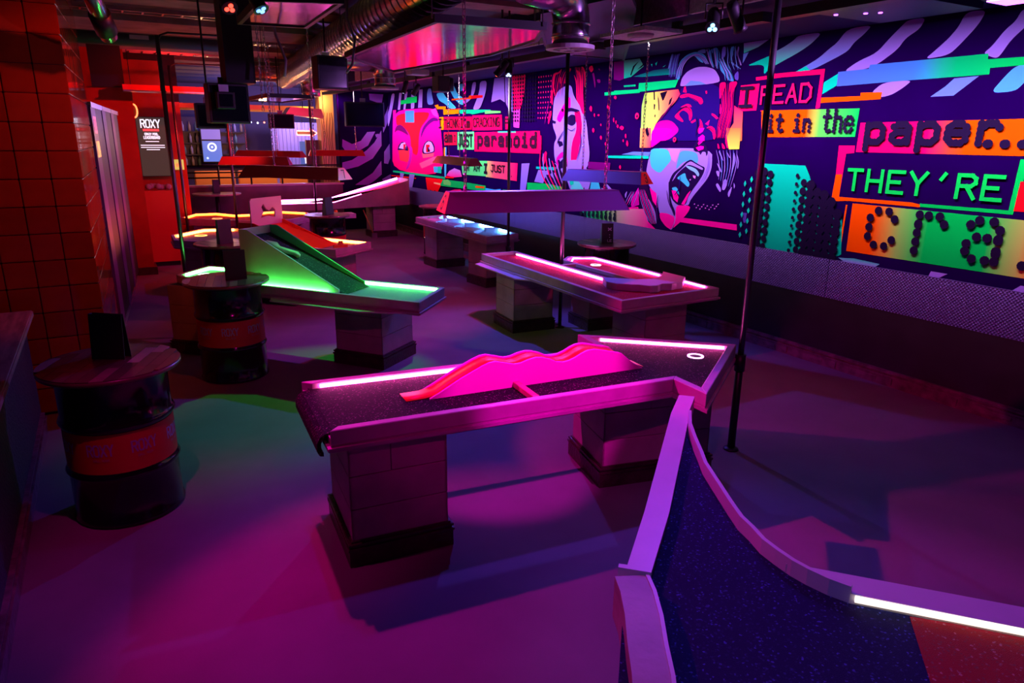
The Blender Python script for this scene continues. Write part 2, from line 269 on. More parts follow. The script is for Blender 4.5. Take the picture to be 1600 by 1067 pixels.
MURAL=[
('swirl_stripes',('t',(150,112,225),(0,205,165)),[(5.043,3.134),(4.764,3.135),(4.882,3.042),(5.019,2.976),(5.258,2.892),(5.371,2.84),(5.392,2.986),(5.219,3.038),(5.093,3.092)]),
('swirl_stripes',('t',(150,112,225),(95,120,215)),[(4.503,3.132),(4.259,3.137),(4.332,3.067),(4.418,3.01),(4.471,2.941),(4.629,2.878),(4.845,2.803),(5.031,2.801),(4.788,2.899),(4.663,2.986),(4.6,3.021)]),
('swirl_stripes',(150,112,225),[(3.938,3.136),(3.782,3.137),(3.821,3.054),(3.934,2.993),(3.991,2.91),(4.151,2.807),(4.283,2.77),(4.492,2.764),(4.359,2.843),(4.182,2.901),(4.068,3.019),(3.993,3.087)]),
('swirl_stripes',(150,112,225),[(4.079,2.651),(3.812,2.655),(3.88,2.601),(3.972,2.547),(4.08,2.525),(4.186,2.563)]),
('swirl_stripes',(150,112,225),[(3.463,3.135),(3.309,3.131),(3.349,3.035),(3.458,2.908),(3.543,2.827),(3.737,2.812),(3.667,2.868),(3.567,2.954),(3.505,3.03)]),
('swirl_stripes',(95,120,215),[(3.466,2.646),(3.277,2.652),(3.448,2.515),(3.637,2.513),(3.526,2.589)]),
('swirl_stripes',(150,112,225),[(3.057,3.098),(2.983,3.098),(2.985,3.002),(3.094,2.894),(3.152,2.787),(3.183,2.773),(3.278,2.815),(3.223,2.862),(3.152,2.967),(3.086,3.025)]),
('swirl_stripes',(70,150,225),[(2.942,2.725),(2.86,2.686),(2.946,2.581),(2.995,2.527),(3.17,2.52),(3.089,2.635),(3.034,2.699)]),
('swirl_stripes',(150,112,225),[(2.761,3.099),(2.648,3.103),(2.681,2.986),(2.771,2.85),(2.857,2.773),(2.944,2.791),(2.843,2.911)]),
('swirl_stripes',('t',(150,112,225),(0,205,165)),[(5.73,3.133),(5.395,3.136),(5.529,3.076),(5.716,3.033)]),
('swirl_stripes',(95,120,215),[(5.722,3.029),(5.651,3.037),(5.705,2.952),(5.719,2.934)]),
('swirl_stripes',('t',(0,205,165),(0,205,165)),[(5.672,2.902),(5.45,2.959),(5.329,2.987),(5.329,2.885),(5.42,2.79),(5.423,2.902)]),
('swirl_stripes',(0,205,165),[(5.034,2.801),(4.907,2.845),(4.856,2.802)]),
('paint_bar',('s',[(0,(70,105,215)),(0.45,(60,120,215)),(0.6,(0,185,110)),(1,(0,205,80))]),[(4.543,2.768),(4.237,2.774),(4.227,2.806),(3.764,2.808),(3.237,2.812),(3.235,2.771),(2.876,2.766),(2.865,2.71),(3.205,2.705),(3.202,2.659),(3.819,2.655),(4.54,2.642)]),
('paint_bar',(0,205,165),[(4.685,2.685),(4.541,2.754),(4.541,2.649),(4.686,2.578)]),
('paint_bar',(255,80,0),[(4.699,2.549),(4.278,2.546),(4.283,2.574),(4.073,2.571),(4.078,2.511),(4.691,2.501)]),
('text_panel',(255,0,95),[(5.714,2.713),(5.46,2.718),(5.468,2.453),(5.719,2.45)]),
('text_panel',(255,0,95),[(5.52,2.783),(4.9,2.803),(4.895,2.77),(5.512,2.749)]),
('text_panel',(255,0,95),[(5.366,2.801),(4.69,2.806),(4.693,2.455),(4.741,2.449),(4.731,2.759),(5.36,2.762)]),
('text_panel',(255,0,95),[(5.411,2.45),(5.355,2.455),(5.356,2.445),(5.409,2.44)]),
('text_panel',('s',[(0,(255,80,0)),(0.5,(255,80,0)),(0.62,(90,205,80)),(1,(0,205,80))]),[(5.4,2.451),(4.269,2.44),(4.276,2.192),(5.363,2.183)]),
('text_panel',('s',[(0,(255,0,95)),(0.45,(255,0,95)),(0.6,(255,80,0)),(1,(255,80,0))]),[(4.24,2.314),(2.79,2.329),(2.758,2.058),(4.246,2.058)]),
('text_panel',('t',(255,0,95),(255,0,95)),[(4.43,2.112),(4.264,2.114),(4.261,2.05),(4.343,2.041),(4.355,1.645),(4.398,1.642),(4.422,1.849)]),
('text_panel',('t',(255,80,0),(255,80,0)),[(4.422,1.849),(4.354,1.852),(4.355,1.645),(3.643,1.65),(3.57,1.639),(3.566,1.616),(4.257,1.615),(4.435,1.597)]),
('text_panel',(0,205,80),[(3.572,1.647),(2.872,1.652),(2.862,2.035),(2.795,2.032),(2.837,1.622),(3.567,1.619)]),
('text_panel',(255,10,30),[(2.83,1.872),(2.701,1.879),(2.657,1.654),(2.837,1.649)]),
('text_panel',(255,80,0),[(4.271,1.577),(4.254,1.578),(4.261,1.216),(4.281,1.211)]),
('text_panel',('s',[(0,(255,80,0)),(0.16,(255,80,0)),(0.3,(120,200,90)),(0.4,(0,205,80)),(0.72,(0,205,80)),(0.85,(170,190,90)),(0.95,(255,10,30)),(1,(255,10,30))]),[(4.204,1.597),(2.581,1.588),(2.495,1.154),(4.199,1.151)]),
('halftone_panel',('t',(0,205,165),(0,190,150)),[(5.294,1.918),(4.775,1.917),(4.71,1.82),(4.631,1.64),(4.411,1.504),(4.288,1.441),(4.247,1.111),(4.276,1.091),(5.115,1.027),(5.245,1.027)]),
('halftone_panel',('t',(60,190,190),(150,112,225)),[(4.273,1.076),(4.105,1.093),(3.844,1.081),(3.893,1.041),(4.18,1.036)]),
('halftone_panel',(150,112,225),[(3.376,1.093),(3.234,1.093),(3.312,1.041),(3.394,1.041)]),
('halftone_panel',(150,112,225),[(2.679,1.096),(2.548,1.102),(2.579,1.04),(2.737,1.041)]),
('painted_face',(150,112,225),[(7.093,2.049),(6.053,2.056),(6.029,1.861),(6.073,1.73),(6.282,1.52),(6.366,1.412),(6.475,1.346),(6.56,1.198),(6.615,1.066),(6.687,1.09),(6.844,1.217),(6.915,1.379),(6.961,1.471),(7.101,1.581),(7.172,1.721),(7.148,1.865),(7.121,1.96)]),
('painted_face',(60,185,230),[(7.092,2.043),(6.789,2.042),(6.707,1.914),(6.802,1.831),(6.899,1.746),(6.991,1.765),(7.088,1.82),(7.119,1.949)]),
('painted_face',(70,150,225),[(6.568,2.03),(6.292,2.014),(6.251,1.928),(6.276,1.873),(6.376,1.913),(6.504,1.898),(6.625,1.793),(6.604,1.906)]),
('painted_face',(185,120,225),[(6.789,2.042),(6.569,2.041),(6.635,1.883),(6.707,1.914)]),
('painted_face',(255,0,165),[(7.081,1.558),(6.945,1.496),(6.909,1.319),(7.008,1.395)]),
('painted_face',(255,0,165),[(6.867,1.263),(6.706,1.266),(6.564,1.233),(6.615,1.075),(6.724,1.098),(6.84,1.182)]),
('painted_face',(255,0,165),[(6.563,1.384),(6.315,1.394),(6.355,1.311),(6.459,1.209),(6.557,1.175),(6.57,1.291)]),
('painted_face',(28,4,62),[(6.73,1.65),(6.672,1.756),(6.53,1.841),(6.455,1.9),(6.378,1.93),(6.294,1.894),(6.212,1.865),(6.136,1.846),(6.154,1.77),(6.221,1.679),(6.305,1.585),(6.375,1.491),(6.405,1.392),(6.546,1.38),(6.655,1.441),(6.719,1.547)]),
('painted_face',(28,4,62),[(6.739,1.65),(6.713,1.651),(6.671,1.422),(6.57,1.291),(6.581,1.231),(6.693,1.385)]),
('painted_face',(150,112,225),[(6.678,1.653),(6.62,1.747),(6.496,1.832),(6.437,1.884),(6.375,1.908),(6.292,1.878),(6.162,1.834),(6.175,1.812),(6.304,1.85),(6.403,1.868),(6.465,1.844),(6.588,1.76),(6.647,1.678)]),
('painted_face',(120,170,225),[(6.466,1.853),(6.368,1.848),(6.269,1.819),(6.216,1.767),(6.235,1.731),(6.297,1.785),(6.396,1.813)]),
('painted_face',(60,185,230),[(6.599,1.703),(6.457,1.777),(6.433,1.712),(6.361,1.649),(6.388,1.602),(6.476,1.653),(6.546,1.683)]),
('painted_face',(200,120,230),[(6.325,1.75),(6.276,1.742),(6.28,1.709),(6.313,1.723)]),
('painted_face',(200,120,230),[(6.375,1.698),(6.351,1.705),(6.353,1.688),(6.37,1.684)]),
('painted_face',(60,185,230),[(6.671,1.584),(6.587,1.601),(6.528,1.525),(6.534,1.502),(6.599,1.554),(6.65,1.551)]),
('painted_face',(255,0,165),[(6.667,1.55),(6.599,1.554),(6.537,1.479),(6.55,1.414),(6.622,1.449)]),
('painted_face',(255,0,165),[(6.481,1.4),(6.395,1.523),(6.336,1.572),(6.389,1.467),(6.43,1.393)]),
('painted_face',(150,112,225),[(6.405,1.395),(6.287,1.564),(6.193,1.702),(6.153,1.759),(6.125,1.782),(6.241,1.578),(6.324,1.472),(6.356,1.396)]),
('painted_face',(28,4,62),[(6.362,2.066),(6.321,2.121),(6.249,2.175),(6.185,2.217),(6.164,2.165),(6.204,2.122),(6.138,2.081),(6.107,2.007),(6.132,1.964),(6.146,2.017),(6.2,2.021),(6.226,1.977),(6.253,2.014),(6.324,2.018)]),
('painted_face',(255,0,165),[(6.314,2.062),(6.238,2.084),(6.184,2.078),(6.188,2.048),(6.263,2.027)]),
('painted_face',(255,0,165),[(6.288,2.111),(6.207,2.207),(6.179,2.165),(6.22,2.122),(6.27,2.089)]),
('hair_strands',(150,112,225),[(5.933,2.042),(5.861,1.93),(5.876,1.929),(5.945,2.021)]),
('hair_strands',(150,112,225),[(5.84,2.042),(5.763,1.964),(5.78,1.961)]),
('hair_strands',(150,112,225),[(5.727,2.041),(5.677,1.946),(5.708,1.842),(5.737,1.737),(5.723,1.872)]),
('hair_strands',(150,112,225),[(5.678,2.012),(5.633,1.937),(5.637,1.85),(5.65,1.855),(5.651,1.936)]),
('hair_strands',(150,112,225),[(5.969,1.916),(5.891,1.845),(5.871,1.804),(5.892,1.803)]),
('hair_strands',(150,112,225),[(5.963,1.81),(5.928,1.823),(5.899,1.771),(5.926,1.749)]),
('hair_strands',(150,112,225),[(5.952,1.662),(5.918,1.685),(5.853,1.615),(5.867,1.577)]),
('hair_strands',(150,112,225),[(5.85,1.615),(5.835,1.722),(5.793,1.734),(5.77,1.683),(5.806,1.607)]),
('hair_strands',(150,112,225),[(5.759,1.579),(5.697,1.667),(5.705,1.604),(5.731,1.528)]),
('hair_strands',(150,112,225),[(5.843,1.899),(5.821,1.817),(5.834,1.806)]),
('hair_strands',(150,112,225),[(5.684,1.709),(5.655,1.669),(5.666,1.627)]),
('hair_strands',(36,4,60),[(7.302,1.581),(7.144,1.627),(7.094,1.509),(6.924,1.294),(6.883,1.105),(7.115,1.141),(7.248,1.327)]),
('hair_strands',(150,112,225),[(7.232,1.365),(7.191,1.332),(7.052,1.123),(7.074,1.119)]),
('hair_strands',(150,112,225),[(7.127,1.459),(6.936,1.269),(6.896,1.103),(6.938,1.16)]),
('hair_strands',(150,112,225),[(7.491,1.382),(7.371,1.491),(7.452,1.398),(7.506,1.318)]),
('hair_strands',(150,112,225),[(7.578,1.439),(7.521,1.493),(7.552,1.377)]),
('hair_strands',(215,120,230),[(6.27,1.42),(6.249,1.429),(6.244,1.416),(6.264,1.411)]),
('hair_strands',(215,120,230),[(6.235,1.382),(6.214,1.39),(6.209,1.377),(6.229,1.372)]),
('hair_strands',(215,120,230),[(6.208,1.41),(6.187,1.418),(6.182,1.405),(6.202,1.4)]),
('hair_strands',(215,120,230),[(6.174,1.371),(6.153,1.38),(6.148,1.367),(6.168,1.362)]),
('hair_strands',(215,120,230),[(6.147,1.399),(6.126,1.408),(6.122,1.395),(6.141,1.39)]),
('hair_strands',(215,120,230),[(6.121,1.427),(6.1,1.435),(6.095,1.423),(6.115,1.418)]),
('hair_strands',(215,120,230),[(6.087,1.389),(6.066,1.398),(6.061,1.385),(6.081,1.38)]),
('hair_strands',(215,120,230),[(6.061,1.417),(6.04,1.425),(6.036,1.412),(6.055,1.407)]),
('hair_strands',(215,120,230),[(6.027,1.379),(6.007,1.387),(6.002,1.375),(6.021,1.37)]),
('hair_strands',(215,120,230),[(6.001,1.406),(5.981,1.415),(5.977,1.402),(5.996,1.397)]),
('hair_strands',(215,120,230),[(5.976,1.434),(5.956,1.442),(5.951,1.429),(5.97,1.424)]),
('hair_strands',(215,120,230),[(5.943,1.396),(5.923,1.405),(5.918,1.392),(5.937,1.387)]),
('hair_strands',(215,120,230),[(5.918,1.423),(5.898,1.432),(5.893,1.419),(5.912,1.414)]),
('hair_strands',(215,120,230),[(5.893,1.45),(5.873,1.458),(5.868,1.446),(5.887,1.441)]),
('paint_patch',(255,0,165),[(7.562,1.262),(7.284,1.299),(7.217,1.206),(6.899,1.042),(7.773,1.021),(7.787,1.19),(7.684,1.226)]),
('paint_patch',(225,0,190),[(7.431,1.387),(7.298,1.545),(7.264,1.325),(7.421,1.275)]),
('paint_patch',(255,0,165),[(6.48,1.241),(5.575,1.252),(5.566,1.187),(6.473,1.184),(6.584,1.102),(6.561,1.21)]),
('paint_patch',('s',[(0,(0,205,165)),(0.35,(60,220,110)),(0.7,(240,150,190)),(1,(255,0,165))]),[(8.597,1.155),(7.154,1.283),(7.037,1.059),(7.563,1.044),(7.956,1.035),(8.419,1.044)]),
('paint_patch',(85,55,165),[(5.523,1.389),(5.449,1.39),(5.454,1.281),(5.482,1.283)]),
('paint_bar',(0,220,120),[(7.919,2.765),(7.413,2.758),(7.411,2.832),(6.69,2.829),(6.731,2.746),(7.42,2.724),(7.915,2.716)]),
('paint_bar',(0,200,130),[(7.72,2.82),(7.476,2.819),(7.474,2.795),(7.708,2.798)]),
('paint_bar',(0,220,120),[(8.129,2.754),(7.391,2.753),(7.387,2.714),(8.126,2.711)]),
('paint_patch',('s',[(0,(150,235,90)),(0.3,(205,225,90)),(0.6,(255,140,90)),(1,(255,20,90))]),[(7.287,2.706),(6.678,2.722),(6.64,2.666),(6.713,2.583),(6.936,2.435),(7.048,2.324),(7.11,2.132),(7.315,2.13),(7.328,2.559)]),
('paint_patch',('s',[(0,(230,170,90)),(0.5,(255,120,80)),(1,(255,20,110))]),[(7.331,2.287),(7.126,2.286),(7.102,2.049),(7.321,2.045)]),
('paint_patch',(20,2,34),[(6.998,2.693),(6.862,2.714),(6.919,2.613),(6.944,2.602)]),
('paint_patch',(20,2,34),[(7.269,2.614),(7.232,2.613),(7.237,2.573),(7.26,2.58)]),
('paint_patch',(20,2,34),[(7.119,2.721),(7.097,2.72),(7.082,2.619),(7.105,2.619)]),
('paint_patch',(20,2,34),[(7.101,2.574),(7.069,2.562),(7.076,2.506),(7.094,2.506)]),
('paint_patch',(20,2,34),[(7.07,2.449),(7.051,2.437),(7.057,2.409),(7.076,2.421)]),
('paint_patch',(20,2,34),[(7.235,2.267),(7.192,2.302),(7.149,2.209),(7.17,2.174),(7.21,2.209)]),
('paint_patch',(20,2,34),[(6.835,2.543),(6.816,2.609),(6.766,2.645),(6.794,2.564)]),
('paint_patch',(20,2,34),[(7.039,2.673),(7.007,2.616),(6.984,2.492),(7.001,2.493)]),
('paint_patch',('t',(90,185,160),(0,205,165)),[(7.737,3.125),(7.42,3.122),(7.336,3.025),(7.572,2.916),(7.717,2.902)]),
('paint_patch',('t',(20,60,90),(0,150,140)),[(7.533,2.914),(7.131,2.966),(6.756,2.972),(6.747,2.894),(7.343,2.9)]),
('paint_patch',(20,2,34),[(7.593,2.941),(7.545,3.041),(7.432,3.095),(7.515,3.027),(7.573,2.928)]),
('paint_patch',(20,2,34),[(7.464,2.99),(7.357,3.049),(7.285,3.066),(7.373,3.017)]),
('paint_patch',(0,205,165),[(7.201,3.038),(7.175,3.041),(7.174,3.002)]),
('paint_patch',(0,205,165),[(7.122,3.042),(7.079,3.061),(7.101,3.013)]),
('paint_patch',(0,205,165),[(6.985,2.989),(6.919,3.011),(6.959,2.989)]),
('paint_patch',(120,0,120),[(7.949,3.124),(7.737,3.119),(7.717,2.902),(7.806,2.884),(7.93,2.903)]),
('hair_strands',(70,150,225),[(6.724,2.831),(6.727,2.938),(6.673,3.039),(6.56,3.097),(6.423,3.116),(6.281,3.068),(6.218,2.972),(6.339,2.99),(6.431,3.058),(6.525,3.066),(6.606,3.013),(6.652,2.922),(6.666,2.828)]),
('hair_strands',(70,150,225),[(6.241,3.104),(6.099,3.131),(6.042,3.037),(6.067,2.931),(6.147,2.935),(6.203,3.031)]),
('hair_strands',(70,150,225),[(6.06,2.99),(5.935,2.946),(5.83,2.826),(5.807,2.757),(5.884,2.769),(5.963,2.835),(6.029,2.889)]),
('hair_strands',(70,150,225),[(5.901,3.112),(5.845,3.116),(5.862,3.022),(5.905,2.929),(5.907,3.026)]),
('hair_strands',(150,112,225),[(5.826,3.038),(5.796,3.113),(5.78,3.091),(5.793,3.025),(5.726,2.925),(5.736,2.905)]),
('hair_strands',(95,120,215),[(5.875,2.965),(5.734,2.887),(5.732,2.873),(5.88,2.944)]),
('hair_strands',(95,120,215),[(6.838,3.116),(6.809,3.13),(6.848,2.978),(6.887,2.949)]),
('hair_strands',(75,60,180),[(6.77,3.1),(6.675,3.123),(6.732,3.054),(6.811,2.869),(6.825,2.848),(6.808,2.997)]),
('hair_strands',(95,120,215),[(6.422,3.111),(6.319,3.131),(6.25,3.115),(6.282,3.078)]),
('hair_strands',(100,85,205),[(6.028,3.124),(5.972,3.123),(5.967,3.031),(6.024,2.987)]),
('hair_strands',(90,60,180),[(5.816,2.825),(5.761,2.87),(5.747,2.763),(5.803,2.776)]),
('hair_strands',(28,4,62),[(6.527,3.084),(6.432,3.066),(6.346,2.982),(6.376,2.98),(6.453,3.047)]),
('hair_strands',(28,4,62),[(6.179,3.079),(6.157,3.077),(6.119,2.945),(6.133,2.941)]),
('hair_strands',(28,4,62),[(5.973,2.914),(5.859,2.789),(5.873,2.79),(5.985,2.895)]),
('hair_strands',(28,4,62),[(6.126,3.113),(6.108,3.112),(6.081,2.982),(6.091,2.972)]),
('hair_strands',(28,4,62),[(6.358,3.085),(6.308,3.04),(6.278,2.982),(6.301,2.984)]),
('painted_face',(30,2,100),[(6.649,2.754),(6.016,2.754),(5.986,2.517),(6.008,2.169),(6.093,2.141),(7.083,2.132),(7.048,2.324),(6.836,2.477),(6.632,2.602)]),
('painted_face',(160,112,225),[(6.65,2.763),(6.627,2.847),(6.539,2.914),(6.402,2.946),(6.251,2.94),(6.114,2.905),(6.032,2.82),(6.016,2.754),(6.633,2.751)]),
('painted_face',(95,130,220),[(6.568,2.753),(6.479,2.806),(6.322,2.787),(6.228,2.753)]),
('painted_face',(255,0,95),[(6.654,2.646),(6.527,2.672),(6.382,2.639),(6.271,2.609),(6.246,2.556),(6.292,2.535),(6.344,2.586),(6.475,2.633),(6.618,2.617)]),
('painted_face',('t',(200,0,130),(255,0,165)),[(7.048,2.324),(6.964,2.368),(6.825,2.377),(6.721,2.354),(6.593,2.254),(6.799,2.134),(7.101,2.132),(7.077,2.255)]),
('painted_face',(255,0,165),[(7.107,2.286),(6.815,2.284),(6.711,2.261),(6.84,2.194),(6.955,2.114),(7.075,2.055),(7.102,2.054)]),
('painted_face',(255,0,95),[(6.711,2.419),(6.604,2.493),(6.495,2.533),(6.423,2.488),(6.404,2.403),(6.442,2.35),(6.469,2.447),(6.571,2.49),(6.647,2.44),(6.543,2.362),(6.563,2.349),(6.675,2.391)]),
('painted_face',(255,0,95),[(6.623,2.515),(6.514,2.555),(6.449,2.542),(6.421,2.509),(6.495,2.533),(6.574,2.519)]),
('painted_face',(255,0,95),[(6.171,2.284),(6.099,2.306),(6.028,2.273),(6.002,2.18),(6.035,2.148),(6.06,2.231),(6.108,2.263)]),
('painted_face',(255,0,95),[(6.29,2.39),(6.236,2.348),(6.205,2.253),(6.269,2.21),(6.308,2.253),(6.263,2.316)]),
('painted_face',(255,0,165),[(6.28,2.173),(6.215,2.21),(6.178,2.189),(6.176,2.14),(6.276,2.139)]),
('painted_face',(255,0,165),[(6.277,2.217),(6.218,2.239),(6.193,2.281),(6.285,2.281)]),
('painted_face',(255,0,95),[(6.1,2.439),(6.055,2.427),(5.988,2.385),(6.019,2.373),(6.098,2.421)]),
('painted_face',(190,0,120),[(6.191,2.326),(6.121,2.369),(6.136,2.305)]),
('painted_face',(255,0,95),[(6.426,2.35),(6.351,2.381),(6.341,2.359),(6.401,2.334)]),
('painted_face',(255,0,95),[(6.593,2.686),(6.575,2.743),(6.552,2.747),(6.528,2.677)]),
('painted_face',(255,0,95),[(6.226,2.679),(6.204,2.683),(6.194,2.657),(6.212,2.648)]),
('hair_strands',(235,0,105),[(6.024,2.759),(5.911,2.758),(5.97,2.617),(6.001,2.578)]),
('hair_strands',(235,0,105),[(5.883,2.756),(5.746,2.758),(5.814,2.65),(5.824,2.571),(5.858,2.672)]),
('hair_strands',(235,0,105),[(5.855,2.433),(5.807,2.511),(5.81,2.352),(5.864,2.231)]),
('hair_strands',(235,0,105),[(5.984,2.557),(5.943,2.455),(5.981,2.416)]),
('hair_strands',(235,0,105),[(5.982,2.314),(5.931,2.252),(5.944,2.18),(5.965,2.18)]),
('paint_patch',('t',(255,0,95),(255,110,60)),[(5.775,2.511),(5.644,2.443),(5.618,2.145),(5.839,2.143),(5.817,2.252),(5.758,2.331)]),
('paint_patch',('t',(255,110,60),(205,205,80)),[(5.856,2.279),(5.649,2.277),(5.643,2.058),(5.792,2.053),(5.85,2.177)]),
('hair_strands',(255,0,95),[(5.957,2.057),(5.972,2.114),(5.949,2.104),(5.928,2.055)]),
('hair_strands',(255,0,95),[(5.892,2.058),(5.908,2.125),(5.868,2.095),(5.842,2.056)]),
('hair_strands',(255,0,95),[(5.855,2.218),(5.802,2.075),(5.821,2.06),(5.859,2.136)]),
('hair_strands',(255,0,95),[(9.437,3.033),(9.387,3.084),(9.265,3.085),(9.199,3.124),(9.182,3.118),(9.247,3.066),(9.35,3.055),(9.391,2.994),(9.395,2.895),(9.333,2.783),(9.352,2.748),(9.429,2.87)]),
('hair_strands',(255,0,95),[(9.119,2.916),(9.093,3.047),(9.031,3.121),(8.948,3.119),(8.947,3.089),(9.026,3.042),(9.086,2.923)]),
('hair_strands',(255,0,95),[(8.878,3.041),(8.792,2.95),(8.76,2.819),(8.716,2.644),(8.562,2.466),(8.585,2.458),(8.737,2.592),(8.793,2.716),(8.802,2.907)]),
('hair_strands',(255,0,95),[(8.825,3.089),(8.736,3.066),(8.663,2.959),(8.665,2.763),(8.604,2.623),(8.664,2.694),(8.704,2.816),(8.71,2.962)]),
('hair_strands',(255,0,95),[(8.693,3.122),(8.629,3.109),(8.573,3.012),(8.567,2.877),(8.595,2.828),(8.602,2.981),(8.659,3.086)]),
('hair_strands',(255,0,95),[(9.461,2.862),(9.413,2.832),(9.407,2.612),(9.47,2.688)]),
('hair_strands',(255,0,95),[(9.503,2.532),(9.446,2.553),(9.426,2.511),(9.512,2.344),(9.536,2.392)]),
('hair_strands',(255,0,95),[(9.249,2.95),(9.227,3.02),(9.184,3.017),(9.204,2.912)]),
('hair_strands',(255,0,95),[(8.521,3.092),(8.432,3.123),(8.391,3.062),(8.448,3.021)]),
('hair_strands',(130,0,120),[(8.424,3.011),(8.38,3.025),(8.333,2.881),(8.342,2.807),(8.389,2.942)]),
('hair_strands',(130,0,120),[(8.287,3.059),(8.258,3.065),(8.241,3.036)]),
('hair_strands',(130,0,120),[(8.314,2.93),(8.226,2.924),(8.222,2.879),(8.281,2.882)]),
('hair_strands',(130,0,120),[(9.609,2.459),(9.528,2.672),(9.518,2.653),(9.574,2.486),(9.632,2.336)]),
('painted_face',(150,112,225),[(9.383,2.714),(9.279,2.823),(9.111,2.881),(8.924,2.893),(8.854,2.737),(8.642,2.556),(8.512,2.381),(8.457,2.142),(8.404,1.946),(8.43,1.768),(8.584,1.702),(9.173,1.676),(9.315,1.83),(9.35,2.065),(9.265,2.159),(9.409,2.346)]),
('painted_face',(255,0,165),[(9.178,2.571),(8.937,2.763),(8.917,2.564),(9.088,2.479),(9.189,2.367),(9.301,2.426)]),
('painted_face',(255,0,95),[(8.841,2.54),(8.681,2.547),(8.604,2.295),(8.716,1.848),(8.873,1.705),(8.874,2.071),(8.736,2.295)]),
('painted_face',(28,4,62),[(9.092,2.546),(8.947,2.587),(8.68,2.536),(8.718,2.515),(8.944,2.542),(9.068,2.501)]),
('painted_face',(28,4,62),[(9.021,2.432),(8.912,2.486),(8.788,2.473),(8.769,2.362),(8.869,2.319),(8.996,2.353)]),
('painted_face',(28,4,62),[(9.412,2.416),(9.3,2.391),(9.32,2.357),(9.396,2.369)]),
('painted_face',(28,4,62),[(9.25,2.113),(9.118,2.103),(9.085,2.05),(9.192,2.021)]),
('painted_face',(190,0,150),[(9.28,1.854),(9.144,1.952),(9.015,1.955),(8.957,1.841),(8.956,1.685),(8.978,1.685),(9.033,1.896),(9.182,1.834),(9.217,1.674),(9.253,1.673)]),
('painted_face',(28,4,62),[(9.195,1.833),(9.034,1.908),(8.978,1.685),(9.209,1.674)]),
('painted_face',(28,4,62),[(9.226,1.832),(8.987,1.84),(8.96,1.748),(9.067,1.732),(9.201,1.774)]),
('painted_face',(150,112,225),[(9.182,1.845),(9.054,1.889),(9.095,1.848),(9.158,1.811)]),
('painted_face',(150,112,225),[(8.923,1.842),(8.594,1.852),(8.469,1.767),(8.416,1.568),(8.565,1.412),(8.854,1.392),(8.948,1.539),(9.175,1.716),(8.959,1.725)]),
('painted_face',(90,205,215),[(8.821,1.546),(8.656,1.555),(8.485,1.417),(8.854,1.392)]),
('painted_face',(0,205,165),[(8.907,1.564),(8.803,1.593),(8.776,1.502),(8.859,1.474)]),
('painted_face',(60,185,230),[(8.338,1.572),(8.166,1.571),(8.1,1.443),(8.367,1.425)]),
('hair_strands',(150,112,225),[(8.495,1.564),(8.34,1.595),(8.406,1.422),(8.505,1.416)]),
('hair_strands',(150,112,225),[(8.104,1.498),(7.953,1.453),(8.063,1.446)]),
('hair_strands',(150,112,225),[(7.917,1.456),(7.999,1.57),(7.81,1.463)]),
('hair_strands',(36,4,60),[(9.631,1.673),(9.175,1.716),(8.948,1.539),(8.96,1.385),(9.337,1.359),(9.624,1.501)]),
('hair_strands',(150,112,225),[(9.441,1.609),(9.373,1.636),(9.277,1.521)]),
('hair_strands',(150,112,225),[(9.606,1.65),(9.444,1.681),(9.486,1.582)]),
('hair_strands',(150,112,225),[(9.352,1.661),(9.213,1.596),(9.163,1.479)]),
('hair_strands',(255,0,95),[(9.686,1.843),(9.574,1.966),(9.525,1.919),(9.61,1.723)]),
('paint_flecks',(255,0,95),[(8.459,2.551),(8.424,2.597),(8.383,2.559),(8.402,2.503)]),
('paint_flecks',(255,0,95),[(8.373,2.261),(8.345,2.3),(8.313,2.269),(8.328,2.222)]),
('paint_flecks',(255,0,95),[(8.182,2.165),(8.159,2.199),(8.131,2.172),(8.143,2.131)]),
('paint_flecks',(255,0,95),[(8.065,2.081),(8.042,2.111),(8.015,2.088),(8.027,2.052)]),
('paint_flecks',(255,0,95),[(8.053,2.561),(8.028,2.601),(7.997,2.567),(8.01,2.518)]),
('paint_flecks',(255,0,95),[(7.912,2.678),(7.879,2.705),(7.843,2.681),(7.861,2.648)]),
('paint_flecks',(255,0,95),[(8.346,2.464),(8.33,2.493),(8.309,2.469),(8.318,2.433)]),
('paint_flecks',(255,0,95),[(8.26,2.462),(8.235,2.476),(8.208,2.464),(8.223,2.446)]),
('paint_flecks',(255,0,95),[(8.184,2.334),(8.171,2.355),(8.155,2.338),(8.162,2.313)]),
('paint_flecks',(255,0,95),[(7.902,2.393),(7.891,2.43),(7.874,2.4),(7.879,2.356)]),
('paint_flecks',(255,0,95),[(7.847,2.362),(7.836,2.394),(7.82,2.368),(7.825,2.329)]),
('paint_flecks',(255,0,95),[(7.815,2.31),(7.797,2.339),(7.774,2.316),(7.784,2.282)]),
('paint_flecks',(255,0,95),[(7.762,2.29),(7.71,2.322),(7.654,2.296),(7.683,2.257)]),
('paint_flecks',(255,0,95),[(7.631,2.188),(7.617,2.224),(7.598,2.195),(7.604,2.152)]),
('paint_flecks',(255,0,95),[(7.598,2.087),(7.575,2.124),(7.546,2.095),(7.558,2.051)]),
('paint_flecks',(255,0,95),[(7.673,2.127),(7.661,2.151),(7.646,2.132),(7.651,2.103)]),
('paint_flecks',(255,0,95),[(8.035,2.905),(8.018,2.916),(8.0,2.906),(8.009,2.892)]),
('paint_flecks',(255,0,95),[(7.722,1.785),(7.7,1.819),(7.674,1.794),(7.685,1.753)]),
('paint_flecks',(255,0,95),[(7.593,2.107),(7.576,2.136),(7.554,2.113),(7.563,2.079)]),
('paint_patch',(110,0,110),[(8.435,1.835),(7.912,1.835),(7.921,1.728),(8.428,1.742)]),
